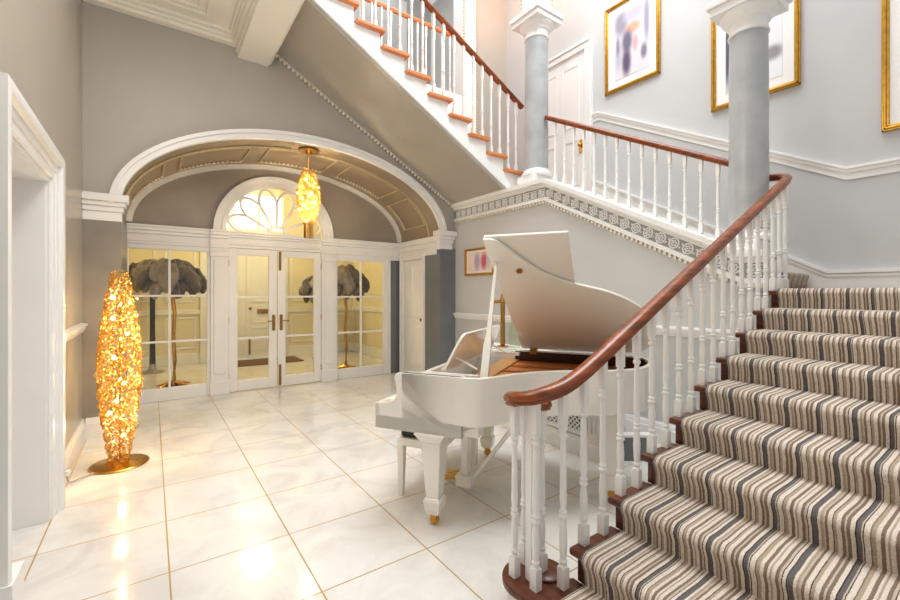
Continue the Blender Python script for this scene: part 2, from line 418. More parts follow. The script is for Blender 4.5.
def glazed(name, x0, x1, z0, z1, gx0, gx1, gz0, gz1, nx, nz, y=YS, th=.045):
    f = MB()
    f.box(x0, gx0, y-th/2, y+th/2, z0, z1).box(gx1, x1, y-th/2, y+th/2, z0, z1).box(gx0, gx1, y-th/2, y+th/2, z0, gz0).box(gx0, gx1, y-th/2, y+th/2, gz1, z1)
    t = .014
    o = struct(name, f, 'white', bevel=.006)
    g = MB()
    for i in range(1, nx): x = gx0+(gx1-gx0)*i/nx; g.box(x-t, x+t, y-th/2+.004, y+th/2-.004, gz0, gz1)
    for i in range(1, nz): z = gz0+(gz1-gz0)*i/nz; g.box(gx0, gx1, y-th/2+.006, y+th/2-.006, z-t, z+t)
    g.build('glazing_bars', 'white', o)
    MB().box(gx0-.005, gx1+.005, y-.003, y+.003, gz0-.005, gz1+.005).build('pane', 'glass', o)
    return o
w1 = glazed('window_1', -.27, .706, 0, ZE0, -.246, .665, .18, 2.10, 2, 3)
w2 = glazed('window_2', 2.60, 3.60, 0, ZE0, 2.63, 3.50, .18, 2.06, 2, 3)
def leaf(name, x0, x1, hinge_left):
    m = .105
    o = glazed(name, x0+.004, x1-.004, .012, 2.175, x0+m+.02, x1-m-.02, .17, 2.075, 1, 3)
    for z in (.25, 1.1, 1.95):
        x = x0 if hinge_left else x1
        MB().lathe([(.009, -.045), (.009, .045)], 8, (x, YS-.03, z)).build('hinge', 'oldbrass', o)
    xh = x1-.055 if hinge_left else x0+.055
    h = MB().prism([(xh+.024*math.cos(a)*1.0, 1.03+(.105 if math.sin(a) > 0 else -.105)+.024*math.sin(a)) for a in [2*PI*k/20 for k in range(20)]], 'y', YS-.032, YS-.0225)
    hh = h.build('handle_plate', 'oldbrass', o)
    d = -1 if hinge_left else 1
    MB().tube([(xh, YS-.03, 1.06), (xh, YS-.075, 1.06), (xh+d*.03, YS-.08, 1.06), (xh+d*.11, YS-.078, 1.055)], .009, 8).build('lever', 'oldbrass', hh)
    return o
d1 = leaf('door_1', .943, 1.638, True); d2 = leaf('door_2', 1.642, 2.345, False)
for z0, z1 in ((1.86, 2.16), (.03, .36)):
    b = MB().box(1.662, 1.70, YS-.034, YS-.022, z0, z1).box(1.672, 1.69, YS-.05, YS-.03, z0+.04, z1-.04)
    b.build('bolt', 'oldbrass', d2, bevel=.003)
# fanlight
f = MB().band([(FX-FR*math.cos(PI*i/40), ZE1+FR*math.sin(PI*i/40)) for i in range(41)], [(FX-FI*math.cos(PI*i/40), ZE1+FI*math.sin(PI*i/40)) for i in range(41)], 'y', YS-.05, YS+.02)
f.band([(FX-FR*math.cos(PI*i/40), ZE1+FR*math.sin(PI*i/40)) for i in range(41)], [(FX-(FR-.05)*math.cos(PI*i/40), ZE1+(FR-.05)*math.sin(PI*i/40)) for i in range(41)], 'y', YS-.08, YS-.04)
f.band([(FX-(FI+.06)*math.cos(PI*i/40), ZE1+(FI+.06)*math.sin(PI*i/40)) for i in range(41)], [(FX-(FI)*math.cos(PI*i/40), ZE1+(FI)*math.sin(PI*i/40)) for i in range(41)], 'y', YS-.065, YS-.04)
w3 = struct('window_3', f, 'white')
def fp(r, a, y=YS): return (FX+r*math.cos(a), y, ZE1+r*math.sin(a))
b = MB().tube([fp(.13, PI*i/16) for i in range(17)], .026, 6, up=(0, 1, 0))
nsp = 6
for k in range(nsp+1):
    a = PI*k/nsp
    if 0 < k < nsp: b.tube([fp(.13, a), fp(.52, a)], .022, 6, up=(0, 1, 0))
for k in range(nsp):
    a0, a1 = PI*k/nsp, PI*(k+1)/nsp; am = (a0+a1)/2
    b.tube([fp(.52+.20*math.sin(PI*i/10), a0+(a1-a0)*i/10) for i in range(11)], .02, 6, up=(0, 1, 0))
b.build('glazing_bars', 'white', w3)
MB().prism([(FX+(FI+.01)*math.cos(PI*i/30), ZE1+(FI+.01)*math.sin(PI*i/30)) for i in range(31)], 'y', YS-.003, YS+.003).build('pane', 'glass', w3)

# ------------------------------------------------------------------ vestibule
YF = 10.45
v = MB().box(-.62, -.57, YS+.05, YF, 0, 4.1).box(4.3, 4.35, YS+.05, YF, 0, 4.1)
struct('wall_vestibule', v, 'cream')
v = MB(); v.box(-.6, .95, YF, YF+.06, 0, 4.1).box(2.55, 4.3, YF, YF+.06, 0, 4.1).box(.95, 2.55, YF, YF+.06, 2.75, 2.95).box(.95, 2.55, YF, YF+.06, 3.75, 4.1)
struct('wall_front', v, 'cream')
struct('ceiling_vestibule', MB().box(-.6, 4.3, YS+.02, YF, 4.1, 4.14), 'cream')
struct('window_4', MB().box(.95, 2.55, YF+.03, YF+.04, 2.95, 3.75), 'dusk')
t = MB()
for x in (.95, 1.48, 2.02, 2.55): t.box(x-.03, x+.03, YF-.04, YF+.02, 2.95, 3.75)
t.box(.85, 2.65, YF-.06, YF, 2.72, 2.95).box(.85, .97, YF-.05, YF, 0, 2.75).box(2.53, 2.65, YF-.05, YF, 0, 2.75)
for x0, x1 in ((-.57, .85), (2.65, 4.3)):
    t.box(x0, x1, YF-.03, YF, 1.05, 1.15).box(x0, x1, YF-.03, YF, 0, .22)
    n = max(1, int((x1-x0)/.6))
    for i in range(n):
        a = x0+(x1-x0)*i/n+.08; b_ = x0+(x1-x0)*(i+1)/n-.08
        for z0, z1 in ((1.3, 2.6), (.32, .95)):
            t.box(a, b_, YF-.015, YF, z0, z0+.03).box(a, b_, YF-.015, YF, z1, z1+.03).box(a, a+.03, YF-.015, YF, z0+.03, z1).box(b_-.03, b_, YF-.015, YF, z0+.03, z1)
t.box(4.27, 4.3, YS+.1, YF, 1.05, 1.15).box(4.27, 4.3, YS+.1, YF, 0, .22).box(-.57, -.54, YS+.1, YF, 1.05, 1.15).box(-.57, -.54, YS+.1, YF, 0, .22)
struct('trim_8', t, 'white', bevel=.006)
fd = MB()
for x0, x1 in ((.97, 1.745), (1.755, 2.53)):
    fd.box(x0, x1, YF, YF+.05, .01, 2.72)
    for z0, z1 in ((.2, .72), (.82, 1.0), (1.3, 2.55)):
        fd.box(x0+.1, x1-.1, YF-.012, YF, z0, z0+.025).box(x0+.1, x1-.1, YF-.012, YF, z1-.025, z1).box(x0+.1, x0+.125, YF-.012, YF, z0+.025, z1-.025).box(x1-.125, x1-.1, YF-.012, YF, z0+.025, z1-.025)
fdo = struct('door_3', fd, 'white')
MB().box(1.98, 2.3, YF-.03, YF-.0, 1.03, 1.13).box(2.0, 2.28, YF-.035, YF-.02, 1.05, 1.11).build('letter_plate', 'oldbrass', fdo, bevel=.005)
MB().ball((1.83, YF-.05, 1.15), .035).lathe([(.03, 0), (.03, .02)], 12, (1.83, YF-.02, 1.14)).build('door_knob', 'oldbrass', fdo)
MB().box(1.80, 1.84, YF-.03, YF-.005, .1, .5).build('bolt', 'oldbrass', fdo, bevel=.004)
tag(MB().box(1.1, 2.75, 9.45, 10.25, .001, .018).build('doormat', 'doormat', bevel=.006), 'brown coir doormat on the white tiles inside the panelled front door', 'doormat')

def feather_lamp(x, y, gold, label, seed, hz=1.98):
    rnd = random.Random(seed)
    t = thing('feather_floor_lamp', label, 'floor lamp', (x, y, 0), 0, 'feather floor lamps in the vestibule')
    if gold:
        b = MB().lathe([(.03, .03), (.06, .02), (.14, .012), (.2, .004)], 20)
        for k in range(7):
            a = 2*PI*k/7; b.tube([(0, 0, .07), (.1*math.cos(a), .1*math.sin(a), .045), (.24*math.cos(a+.2), .24*math.sin(a+.2), .016)], [.03, .022, .012], 7)
        b.build('base', 'gold', t)
        MB().tube([(0, 0, .03), (.012, 0, .4), (-.008, .01, .8), (.01, 0, 1.2), (-.03, 0, 1.5), (-.05, 0, 1.8)], [.04, .03, .027, .027, .035, .03], 10).build('stem', 'gold', t)
    else:
        MB().lathe([(.19, .0), (.19, .02), (.13, .035), (.07, .07), (.055, .13), (.045, .17)], 24).build('base', 'silver', t)
        MB().tube([(0, 0, .16), (0, 0, .8), (0, 0, 1.75)], [.05, .042, .045], 12).build('stem', 'black', t)
    for ring, n, z, tilt, sc in ((.10, 3, .14, -.1, .95), (.27, 5, .07, .35, 1.0), (.37, 7, -.07, .7, 1.0), (.28, 5, -.20, 1.15, .9)):
        for i in range(n):
            a = 2*PI*i/n+rnd.uniform(-.25, .25)
            R_ = sc*rnd.uniform(.9, 1.12)
            m = MB(); L_, W_, T_ = .20*R_, .13*R_, .085*R_
            # leaf shaped plume curling down at its tip
            m.ball((0, 0, 0), (L_, W_, T_), 16, 12)
            m.v = [(x*(1-.0*x), y*(1-.8*x), z_-2.2*x*abs(x)+.012*math.sin(38*x+abs(y)*60)) for x, y, z_ in m.v]
            o = m.build('plume', 'feather' if i % 2 else 'featherdark', t)
            o.location = (ring*math.cos(a), ring*math.sin(a), hz-.235+z+rnd.uniform(-.03, .03)); o.rotation_euler = (rnd.uniform(-.5, .5), tilt+rnd.uniform(-.2, .2), a+rnd.uniform(-.3, .3))
            q = MB().tube([(L_*(k/6-.5)*1.5, 0, T_*math.sqrt(max(0, 1-(1.5*(k/6-.5))**2))-2.2*(L_*(k/6-.5)*1.5)*abs(L_*(k/6-.5)*1.5)+.004) for k in range(7)], .004, 5).build('quill', 'silver', o)
    return t
feather_lamp(.30, 8.15, True, 'grey feather lamp on a gold stem behind the left side window', 1, 2.02)
feather_lamp(3.12, 7.95, True, 'grey feather lamp on a gold stem behind the right side window', 2, 2.0)
feather_lamp(.02, 9.75, False, 'grey feather lamp on a black stem with silver foot, left of the front door', 3, 2.12)
feather_lamp(3.22, 9.8, False, 'grey feather lamp glimpsed through the right glazed door, far back', 4, 1.9)

# ------------------------------------------------------------------ left doorway
a = MB()
prof_y = [(0, 0), (0, .035), (.03, .035), (.035, .05), (.08, .052), (.085, .06), (.13, .062), (.14, .085), (.175, .092), (.2, .085), (.2, 0)]
a.sweep([(-d, p) for d, p in prof_y], [(XL, D0, 0), (XL, D0, DZ), (XL, D1, DZ), (XL, D1, 0)], up=(1, 0, 0))
# plinth blocks
a.prism([(XL, D0-.21), (XL+.1, D0-.21), (XL+.1, D0+.0), (XL, D0+.0)], 'z', 0, .26)
struct('trim_9', a, 'white')
r = MB()
r.box(XL-.45, XL+.02, D1-.004, D1+.03, 0, DZ+.03).box(XL-.45, XL+.02, D0-.03, D0+.004, 0, DZ+.03).box(XL-.45, XL+.02, D0, D1, DZ-.004, DZ+.03)
for z0, z1 in ((.28, .82), (.98, 2.05)):
    for (xa, xb, za, zb_) in ((-.92, -.72, z0, z0+.025), (-.92, -.72, z1-.025, z1), (-.92, -.9, z0+.025, z1-.025), (-.74, -.72, z0+.025, z1-.025)):
        r.box(xa, xb, D1-.014, D1, za, zb_)
struct('trim_10', r, 'white', bevel=.004)
dl = MB().box(XL-.5, XL-.45, D0, D1, 0, DZ)
for z0, z1 in ((.2, .9), (1.05, 2.05)):
    for ya, yb in ((D0+.12, D0+.46), (D1-.46, D1-.12)): dl.box(XL-.46, XL-.435, ya, yb, z0, z1)
dlo = struct('door_5', dl, 'white', bevel=.01)
MB().ball((XL-.40, D1-.08, 1.0), .03).build('door_knob', 'oldbrass', dlo)

# skirting and dado rails
SK = [(0, 0), (.03, 0), (.03, .15), (.022, .16), (.022, .19), (.01, .21), (0, .21)]
def skirt_x(mb, x, sgn, ya, yb, z=0, prof=SK): mb.prism([(x+sgn*p, z+h) for p, h in prof], 'y', ya, yb)
def skirt_y(mb, y, sgn, xa, xb, z=0, prof=SK): mb.prism([(y+sgn*p, z+h) for p, h in prof], 'x', xa, xb)
DA = [(0, 0), (.014, .0), (.018, .02), (.03, .035), (.03, .055), (.045, .065), (.045, .085), (0, .095)]
mb = MB(); skirt_x(mb, XL, 1, D1+.2, YA); skirt_x(mb, XL, 1, -2, D0-.2); struct('baseboard_left', mb, 'white')
mb = MB(); skirt_y(mb, YA-.012, -1, XL+.03, AC-AA); struct('baseboard_back', mb, 'white')
mb = MB(); skirt_x(mb, XL, 1, D1+.2, YA, 1.10, DA); struct('trim_11', mb, 'white')
mb = MB(); skirt_x(mb, XW, -1, 1.4, YA-.01, 1.08, DA); struct('trim_12', mb, 'white')
mb = MB(); skirt_x(mb, XW, -1, 1.4, YA-.02); struct('baseboard_right', mb, 'white')

# ceiling of the hall with panelled moulding, cornice and beam
c = MB().box(XL-.4, 1.25, -2.5, YA+.02, ZC, ZC+.04)
struct('ceiling', c, 'ceil')
m_ = MB()
for k, (pp, zz) in enumerate(((.10, 4.50), (.14, 4.54), (.19, 4.57))):
    z1 = (4.54, 4.57, ZC)[k]
    m_.box(XL, .86, YA-pp, YA, zz, z1).box(.86-pp*.6, .86, -2, YA-.003, zz+.003, z1+.003).box(XL, XL+pp*.5, -2, YA-.003, zz+.003, z1+.003)
for ins, zz in ((.32, 4.575), (.40, 4.585)):
    x0, x1, ya, yb = XL+ins, .86-ins, -1, YA-ins
    for q, bx in enumerate(((x0, x1, yb-.05, yb), (x1-.05, x1, ya, yb-.0503), (x0, x0+.05, ya, yb-.0503))):
        m_.box(bx[0], bx[1], bx[2], bx[3], zz, ZC+.002)
struct('trim_13', m_, 'ceil', bevel=.008)
bm_ = MB().box(.86, 1.22, -2.5, YA, 4.38, ZC+.2).box(.84, .88, -2.5, YA, 4.44, ZC+.1).box(1.1, 1.25, -2.5, YA, 4.41, ZC+.2)
struct('trim_14', bm_, 'ceil', bevel=.008)

# ------------------------------------------------------------------ stair walls
w = MB().prism([(YA, 0), (1.40, 0), (1.40, 1.75), (1.85, 1.75), (3.75, 2.7), (YA, 2.7)], 'x', XW, XW+.06)
struct('wall_stair', w, 'grey')
struct('wall_right', MB().box(XR, XR+.06, -2.5, YA+2.5, 0, 8.2), 'grey')
struct('floor_lower_landing', MB().box(4.45, XR, -.5, 1.36, 1.43, 1.52), 'tread')
struct('floor_upper_landing', MB().box(4.22, XR, 3.93, YA, 2.86, 2.98), 'carpetx')
struct('wall_landing_block', MB().box(XW+.01, 4.6, 1.39, 1.75, 0, 1.80), 'white')

# frieze on the stair string: horizontal lower, sloping, horizontal upper
def cap_z(y):
    return 1.84 if y < 1.50 else (2.95 if y > 3.72 else 1.84+(2.95-1.84)*(y-1.50)/(3.72-1.50))
knots = [1.34, 1.50, 3.72, YA-.01]
def strip(mb, d0, d1, x0, x1):   # between cap_z - d0 and cap_z - d1
    poly = [(y, cap_z(y)-d0) for y in knots]+[(y, cap_z(y)-d1) for y in reversed(knots)]
    mb.prism(poly, 'x', x0, x1)
s_ = MB(); strip(s_, -.02, .035, XW-.09, XW+.5); strip(s_, .035, .06, XW-.06, XW+.1)
strip(s_, .06, .085, XW-.035, XW+.05); strip(s_, .215, .245, XW-.035, XW+.05); strip(s_, .245, .262, XW-.05, XW+.03)
s_ = struct('trim_15', s_, 'white')
g = MB(); strip(g, .08, .22, XW-.014, XW+.04); g.build('frieze_ground', 'friezebg', s_)
ro, de = MB(), MB()
L = []
def along(ya, yb, step):
    n = max(1, round(math.hypot(yb-ya, cap_z(yb)-cap_z(ya))/step))
    return [(ya+(yb-ya)*(i+.5)/n) for i in range(n)]
for ya, yb in ((1.34, 1.5), (1.5, 3.72), (3.72, YA-.05)):
    for y in along(ya, yb, .142):
        c = (XW-.018, y, cap_z(y)-.15)
        ro.ring(c, .048, .008, (1, 0, 0), 14, 5)
        for k in range(6):
            q = k*PI/3; ro.ball((XW-.02, y+.024*math.cos(q), c[2]+.024*math.sin(q)), (.008, .012, .012), 6, 4)
        ro.ball((XW-.026, y, c[2]), .010, 6, 4)
        for q in (PI/4, 3*PI/4, 5*PI/4, 7*PI/4): ro.ball((XW-.016, y+.068*math.cos(q), c[2]+.066*math.sin(q)), (.006, .011, .011), 5, 4)
    for y in along(ya, yb, .055):
        de.box(XW-.045, XW+.02, y-.013, y+.013, cap_z(y)-.295, cap_z(y)-.262)
ro.build('rosette_row', 'white', s_); de.build('dentil_row', 'beadwhite', s_)

# ------------------------------------------------------------------ balusters
def baluster_mesh(H, name, s=1.0):
    mb = MB(); q = .0195*s
    mb.box(-q, q, -q, q, 0, .095)
    P = [(q*1.0, .095), (.021*s, .10), (.013*s, .108), (.019*s, .118), (.019*s, .126), (.013*s, .134), (.016*s, .15), (.0185*s, .2*H+.06),
         (.0135*s, .35*H), (.020*s, .36*H), (.020*s, .37*H), (.0125*s, .38*H), (.019*s, .392*H), (.0125*s, .405*H), (.0165*s, .45*H), (.0135*s, .74*H),
         (.012*s, .765*H), (.019*s, .775*H), (.019*s, .788*H), (.0125*s, .80*H), (.0195*s, .812*H), (.0195*s, .822*H), (.014*s, .835*H)]
    mb.lathe(P, 12)
    mb.box(-.0165*s, .0165*s, -.0165*s, .0165*s, .835*H, H)
    me_o = mb.build(name, 'white')
    me = me_o.data; bpy.data.objects.remove(me_o); return me
def put(me, name, parent, loc):
    o = bpy.data.objects.new(name, me); C.objects.link(o); o.parent = parent; o.location = loc; return o
RAILP = [(-.026, -.031), (.026, -.031), (.029, -.024), (.026, -.015), (.035, -.011), (.038, .002), (.033, .017), (.018, .029), (-.018, .029), (-.033, .017), (-.038, .002), (-.035, -.011), (-.026, -.015), (-.029, -.024)]
def smooth_path(pts, n=6):
    pts = [Vector(p) for p in pts]; out = []
    for i in range(len(pts)-1):
        p0 = pts[max(0, i-1)]; p1 = pts[i]; p2 = pts[i+1]; p3 = pts[min(len(pts)-1, i+2)]
        for k in range(n):
            t = k/n
            out.append(.5*((2*p1)+(-p0+p2)*t+(2*p0-5*p1+4*p2-p3)*t*t+(-p0+3*p1-3*p2+p3)*t**3))
    out.append(pts[-1]); return out

# ------------------------------------------------------------------ lower flight
R1, T1, X1 = .152, .3015, 1.303
def xn(k): return X1+T1*(k-1)
YC0, YC1, YT = -.36, 1.22, 1.30
st = thing('lower_stair_flight', 'lower stair flight with red-brown mahogany tread ends, rising from the hall floor', 'staircase', (1.4, 1.0, 0))
def under(o, p): o.parent = p; o.matrix_parent_inverse = Matrix.Translation(-Vector(p.location)); return o
for k in range(1, 11):
    x0 = xn(k); x1 = xn(k+1)+.03 if k < 10 else 4.45
    if k == 1:
        # curtail step: rounded end that carries the volute
        cx, cy, cr = 1.49, 1.41, .152
        poly = [(x0, YC0), (x1, YC0), (x1, YT), (1.62, YT)]+[(cx+cr*math.cos(a), cy+cr*math.sin(a)) for a in [math.radians(-25+ (222)*i/24) for i in range(25)]]+[(1.338, 1.32), (1.325, 1.22), (1.31, 1.1)]
        o = MB().prism(poly, 'z', R1-.035, R1).build('tread', 'tread', bevel=.01); under(o, st)
        poly2 = [(x0+.03, YC0), (x1, YC0), (x1, YT-.03)]+[(cx+(cr-.03)*math.cos(a), cy+(cr-.03)*math.sin(a)) for a in [math.radians(-25+(222)*i/24) for i in range(25)]]+[(1.37, 1.32), (1.355, 1.22), (1.34, 1.1)]
        o = MB().prism(poly2, 'z', 0, R1-.035).build('riser', 'white'); under(o, st)
        o = MB().lathe([(.088, 0), (.088, .014), (.08, .02)], 28, (1.56, 1.40, R1-.004)).build('scroll_disc', 'tread'); under(o, st)
    else:
        o = MB().box(x0, x1, YC0, YT, R1*k-.035, R1*k).build('tread', 'tread', bevel=.01); under(o, st)
        o = MB().box(x0+.03, x0+.05, YC0, YT-.03, R1*(k-1), R1*k-.035).build('riser', 'tread'); under(o, st)
# spandrel panel below the far string
poly = [(xn(2)+.05, 0), (4.05, 0), (4.05, R1*9)]
for k in range(9, 1, -1): poly += [(xn(k)+.05, R1*k-.035), (xn(k)+.05, R1*(k-1)-.035)]
o = MB().prism(poly, 'y', 1.22, 1.265).build('spandrel', 'white'); under(o, st)
# runner
def runner(nos, zs, z0, endx, th=.016, r=.042):
    out, inn = [], []
    prevz = z0
    for x, z in zip(nos, zs):
        out.append((x+.012, prevz+th)); inn.append((x+.026, prevz+.002))
        out.append((x+.004, z-.07)); inn.append((x+.018, z-.07))
        for i in range(7):
            a = PI+ -PI/2*i/6 if False else PI-(PI/2)*i/6
            cx, cz = x-th+r*1.0, z+th-r
            out.append((cx+r*math.cos(a), cz+r*math.sin(a))); inn.append((cx+(r-th*.9)*math.cos(a), cz+(r-th*.9)*math.sin(a)))
        prevz = z
    out.append((endx, prevz+th)); inn.append((endx, prevz+.002))
    return out, inn
nos = [xn(k) for k in range(1, 11)]; zs = [R1*k for k in range(1, 11)]
out, inn = runner(nos, zs, 0, 4.55)
o = MB().band(out, inn, 'y', YC0, YC1).build('stair_carpet', 'carpet', sharp=60)
tag(o, 'thick striped cream, brown and grey carpet covering the broad lower stair steps', 'carpet')
tag(MB().box(4.56, XR-.045, -.4, 1.34, 1.521, 1.535).build('landing_carpet', 'carpetx'), 'striped carpet laid flat on the lower landing at the stair turn', 'carpet')

# lower balustrade
bl = thing('lower_balustrade', 'white spindle balustrade with scrolled mahogany handrail beside the carpeted steps', 'balustrade', (1.56, 1.49, R1))
def rail1(x): return .2918+.4927*x
YB = 1.275
path = [(1.545, 1.385, .962), (1.575, 1.425, .963), (1.572, 1.475, .966), (1.53, 1.517, .971), (1.465, 1.522, .982), (1.41, 1.482, .995), (1.393, 1.41, 1.012), (1.43, 1.335, 1.032), (1.54, 1.284, 1.068), (1.68, YB, 1.124), (1.80, YB, 1.179), (1.9, YB, rail1(1.9)), (2.2, YB, rail1(2.2))]
sp = smooth_path(path, 5)
sp += [Vector((x, YB, rail1(x))) for x in (2.6, 3.0, 3.5, 4.0, 4.27)]
sp += [Vector(p) for p in smooth_path([(4.34, YB, rail1(4.34)), (4.45, YB+.010, rail1(4.45)-.002), (4.525, YB+.06, rail1(4.5)+.01), (4.55, YB+.14, rail1(4.5)+.025), (4.55, YB+.25, rail1(4.5)+.04)], 5)]
n = len(sp); sc = [min(1.0, .75+.25*i/14) for i in range(n)]
o = MB().sweep(RAILP, sp, scale=sc).build('handrail', 'rail', sharp=50); under(o, bl)
o = MB().lathe([(.025, -.026), (.046, -.02), (.052, -.004), (.047, .014), (.025, .022)], 24, (1.54, 1.42, .960)).build('volute_eye', 'rail'); under(o, bl)
mesh_cache = {}
def bal(parent, x, y, z, ztop, s=1.0, name='baluster'):
    H = round(ztop-z, 2)
    if (H, s) not in mesh_cache: mesh_cache[(H, s)] = baluster_mesh(H, 'baluster', s)
    o = put(mesh_cache[(H, s)], name, None, (x, y, z)); o.parent = parent; o.matrix_parent_inverse = Matrix.Translation(-Vector(parent.location)); return o
for (x, y, zt) in ((1.54, 1.278, 1.04), (1.428, 1.342, 1.003), (1.415, 1.465, .966), (1.527, 1.512, .944), (1.537, 1.405, .938)):
    bal(bl, x, y, R1, zt)
o = MB().box(-.021, .021, -.021, .021, 0, .83).build('newel_post', 'white', bevel=.004); o.location = (1.46, 1.40, R1); under(o, bl)
for k in range(2, 10):
    for j in range(2):
        x = xn(k)+.08+.151*j
        bal(bl, x, YB, R1*k, rail1(x)-.026)
for x, y in ((4.10, YB), (4.24, YB), (4.37, YB), (4.485, YB+.03)):
    bal(bl, x, y, R1*10, rail1(x)-.03)

# ------------------------------------------------------------------ middle flight
mf = thing('middle_stair_flight', 'carpeted middle stair flight climbing behind the rosette frieze along the right wall', 'staircase', (4.9, 1.36, 1.555))
XC0, XC1 = 4.60, XR-.045
ys = [1.36+.32*k for k in range(8)]; zz = [1.68+.162*k for k in range(8)]
for k in range(8):
    o = MB().box(4.59, XC1, ys[k]+.014, 3.93, (1.46 if k == 0 else zz[k-1]), zz[k]).build('step', 'tread'); under(o, mf)
out, inn = runner(ys, zz, 1.536, 3.95, .013, .03)
o = MB().band(out, inn, 'x', XC0, XC1).build('stair_carpet', 'carpetx', sharp=60)
tag(o, 'striped carpet on the middle flight, glimpsed between the white spindles above the frieze', 'carpet')
bl2 = thing('middle_balustrade', 'white spindle balustrade with mahogany handrail between the two grey columns', 'balustrade', (4.38, 1.79, 2.0))
def rail2(y): return 2.71+.53*(y-1.709)
o = MB().sweep(RAILP, [(4.38, y, rail2(y)) for y in (1.69, 2.4, 3.1, 3.92)]).build('handrail', 'rail', sharp=50); under(o, bl2)
for i in range(14):
    y = 1.794+.152*i
    bal(bl2, 4.38, y, cap_z(y)+.018, rail2(y)-.022, .95)

# ------------------------------------------------------------------ upper flight
uf = thing('upper_stair_flight', 'upper stair flight overhead with orange oak tread ends and grey sloping underside', 'staircase', (4.0, 4.25, 2.98))
YU = 4.40
def sof(x): return 2.944+.578*(4.121-x)
def tx(k): return 4.215-.3155*k
def tz(k): return 3.245+.181*k
for k in range(0, 10):
    xc = tx(k)
    o = MB().box(xc-.172, xc+.172, YU-.055, YA-.02, tz(k)-.045, tz(k)).build('tread', 'treadup', bevel=.008); under(o, uf)
    MBk = MB().box(xc+.11, xc+.13, YU+.01, YA-.02, tz(k)-.181, tz(k)-.034)
    o = MBk.build('riser', 'white'); under(o, uf)
poly = [(4.13, sof(4.13)), (4.35, 2.99), (4.35, tz(0)-.181)]
for k in range(0, 10): poly += [(tx(k)+.13, (tz(k)-.181-.034 if k else tz(0)-.181)), (tx(k)+.13, tz(k)-.034)]
poly += [(1.25, tz(9)-.034), (1.25, sof(1.25))]
o = MB().prism(poly, 'y', YU, YU+.04).build('stringer', 'white'); under(o, uf)
o = MB().prism([(4.12, sof(4.12)-.0), (1.25, sof(1.25)-.0), (1.25, sof(1.25)+.10), (4.12, sof(4.12)+.10)], 'y', YU-.03, YU+.05)
o.prism([(4.12, sof(4.12)+.10), (1.25, sof(1.25)+.10), (1.25, sof(1.25)+.118), (4.12, sof(4.12)+.118)], 'y', YU-.018, YU+.05)
o = o.build('string_moulding', 'white'); under(o, uf)
o = MB().prism([(4.14, sof(4.14)), (1.25, sof(1.25)), (1.25, sof(1.25)+.03), (4.14, sof(4.14)+.03)], 'y', YU+.05, YA-.003).build('soffit', 'soffit'); under(o, uf)
bb = MB(); n = 54
for i in range(n):
    x = 1.28+(4.14-1.28)*(i+.5)/n; bb.ball((x, YA-.03, sof(x)-.028), (.022, .026, .03), 7, 5)
bb.prism([(4.16, sof(4.16)), (1.25, sof(1.25)), (1.25, sof(1.25)-.01), (4.16, sof(4.16)-.01)], 'y', YA-.04, YA-.004)
o = bb.build('bead_moulding', 'beadwhite'); under(o, uf)
bl3 = thing('upper_balustrade', 'white spindle balustrade with mahogany handrail running up the overhead flight', 'balustrade', (4.2, 4.40, 3.245))
def rail3(x): return 4.189+.530*(4.458-x)
o = MB().sweep(RAILP, [(x, YU+.02, rail3(x)) for x in (4.42, 3.4, 2.4, 1.3)]).build('handrail', 'rail', sharp=50); under(o, bl3)
for k in range(0, 9):
    for j in range(2):
        x = tx(k)+.08-.155*j
        bal(bl3, x, YU+.02, tz(k), rail3(x)-.024, .95)

# ------------------------------------------------------------------ columns
def column(x, y, z0, z1, rad, pb, label):
    t = thing('column', label, 'column', (x, y, pb), 0)
    def add(mb, nm, m, **k): o = mb.build(nm, m, **k); under(o, t)
    b = MB().box(x-.19, x+.19, y-.13, y+.19, pb, z0-.09)
    b.lathe([(rad+.045, z0-.09), (rad+.05, z0-.06), (rad+.03, z0-.04), (rad+.012, z0-.03), (rad+.012, z0)], 40, (x, y, 0))
    add(b, 'base', 'white', bevel=.008)
    add(MB().lathe([(rad, z0), (rad, z0+.5), (rad*.985, z1-.3), (rad*.96, z1)], 48, (x, y, 0)), 'shaft', 'column')
    c = MB().lathe([(rad*.96+.008, z1), (rad*.96+.016, z1+.012), (rad*.96+.006, z1+.03), (rad*.97, z1+.04), (rad*.98, z1+.10), (rad+.022, z1+.115), (rad+.025, z1+.135), (rad+.055, z1+.16), (rad+.07, z1+.19), (rad+.072, z1+.2)], 40, (x, y, 0))
    h = rad+.08
    c.box(x-h, x+h, y-h, y+h, z1+.2, z1+.27).box(x-h-.022, x+h+.022, y-h-.022, y+h+.022, z1+.27, z1+.33)
    add(c, 'capital', 'white', bevel=.006)
    q = .145
    add(MB().box(x-q, x+q, y-q, y+q, z1+.33, 8.2), 'pier_block', 'white', bevel=.004)
    bd = MB()
    for sx, sy in ((-1, -1), (1, -1), (-1, 1), (1, 1)):
        for i in range(34): bd.ball((x+sx*q, y+sy*q, z1+.39+.055*i), .02, 6, 4)
    add(bd, 'bead_edging', 'beadgold')
column(4.38, 1.545, 2.05, 3.80, .150, 1.82, 'grey marbled column with white capital, nearer one, rising behind the lower handrail')
column(4.38, 4.10, 3.2, 4.995, .162, 2.96, 'grey marbled column with white capital, farther one, at the foot of the overhead flight')

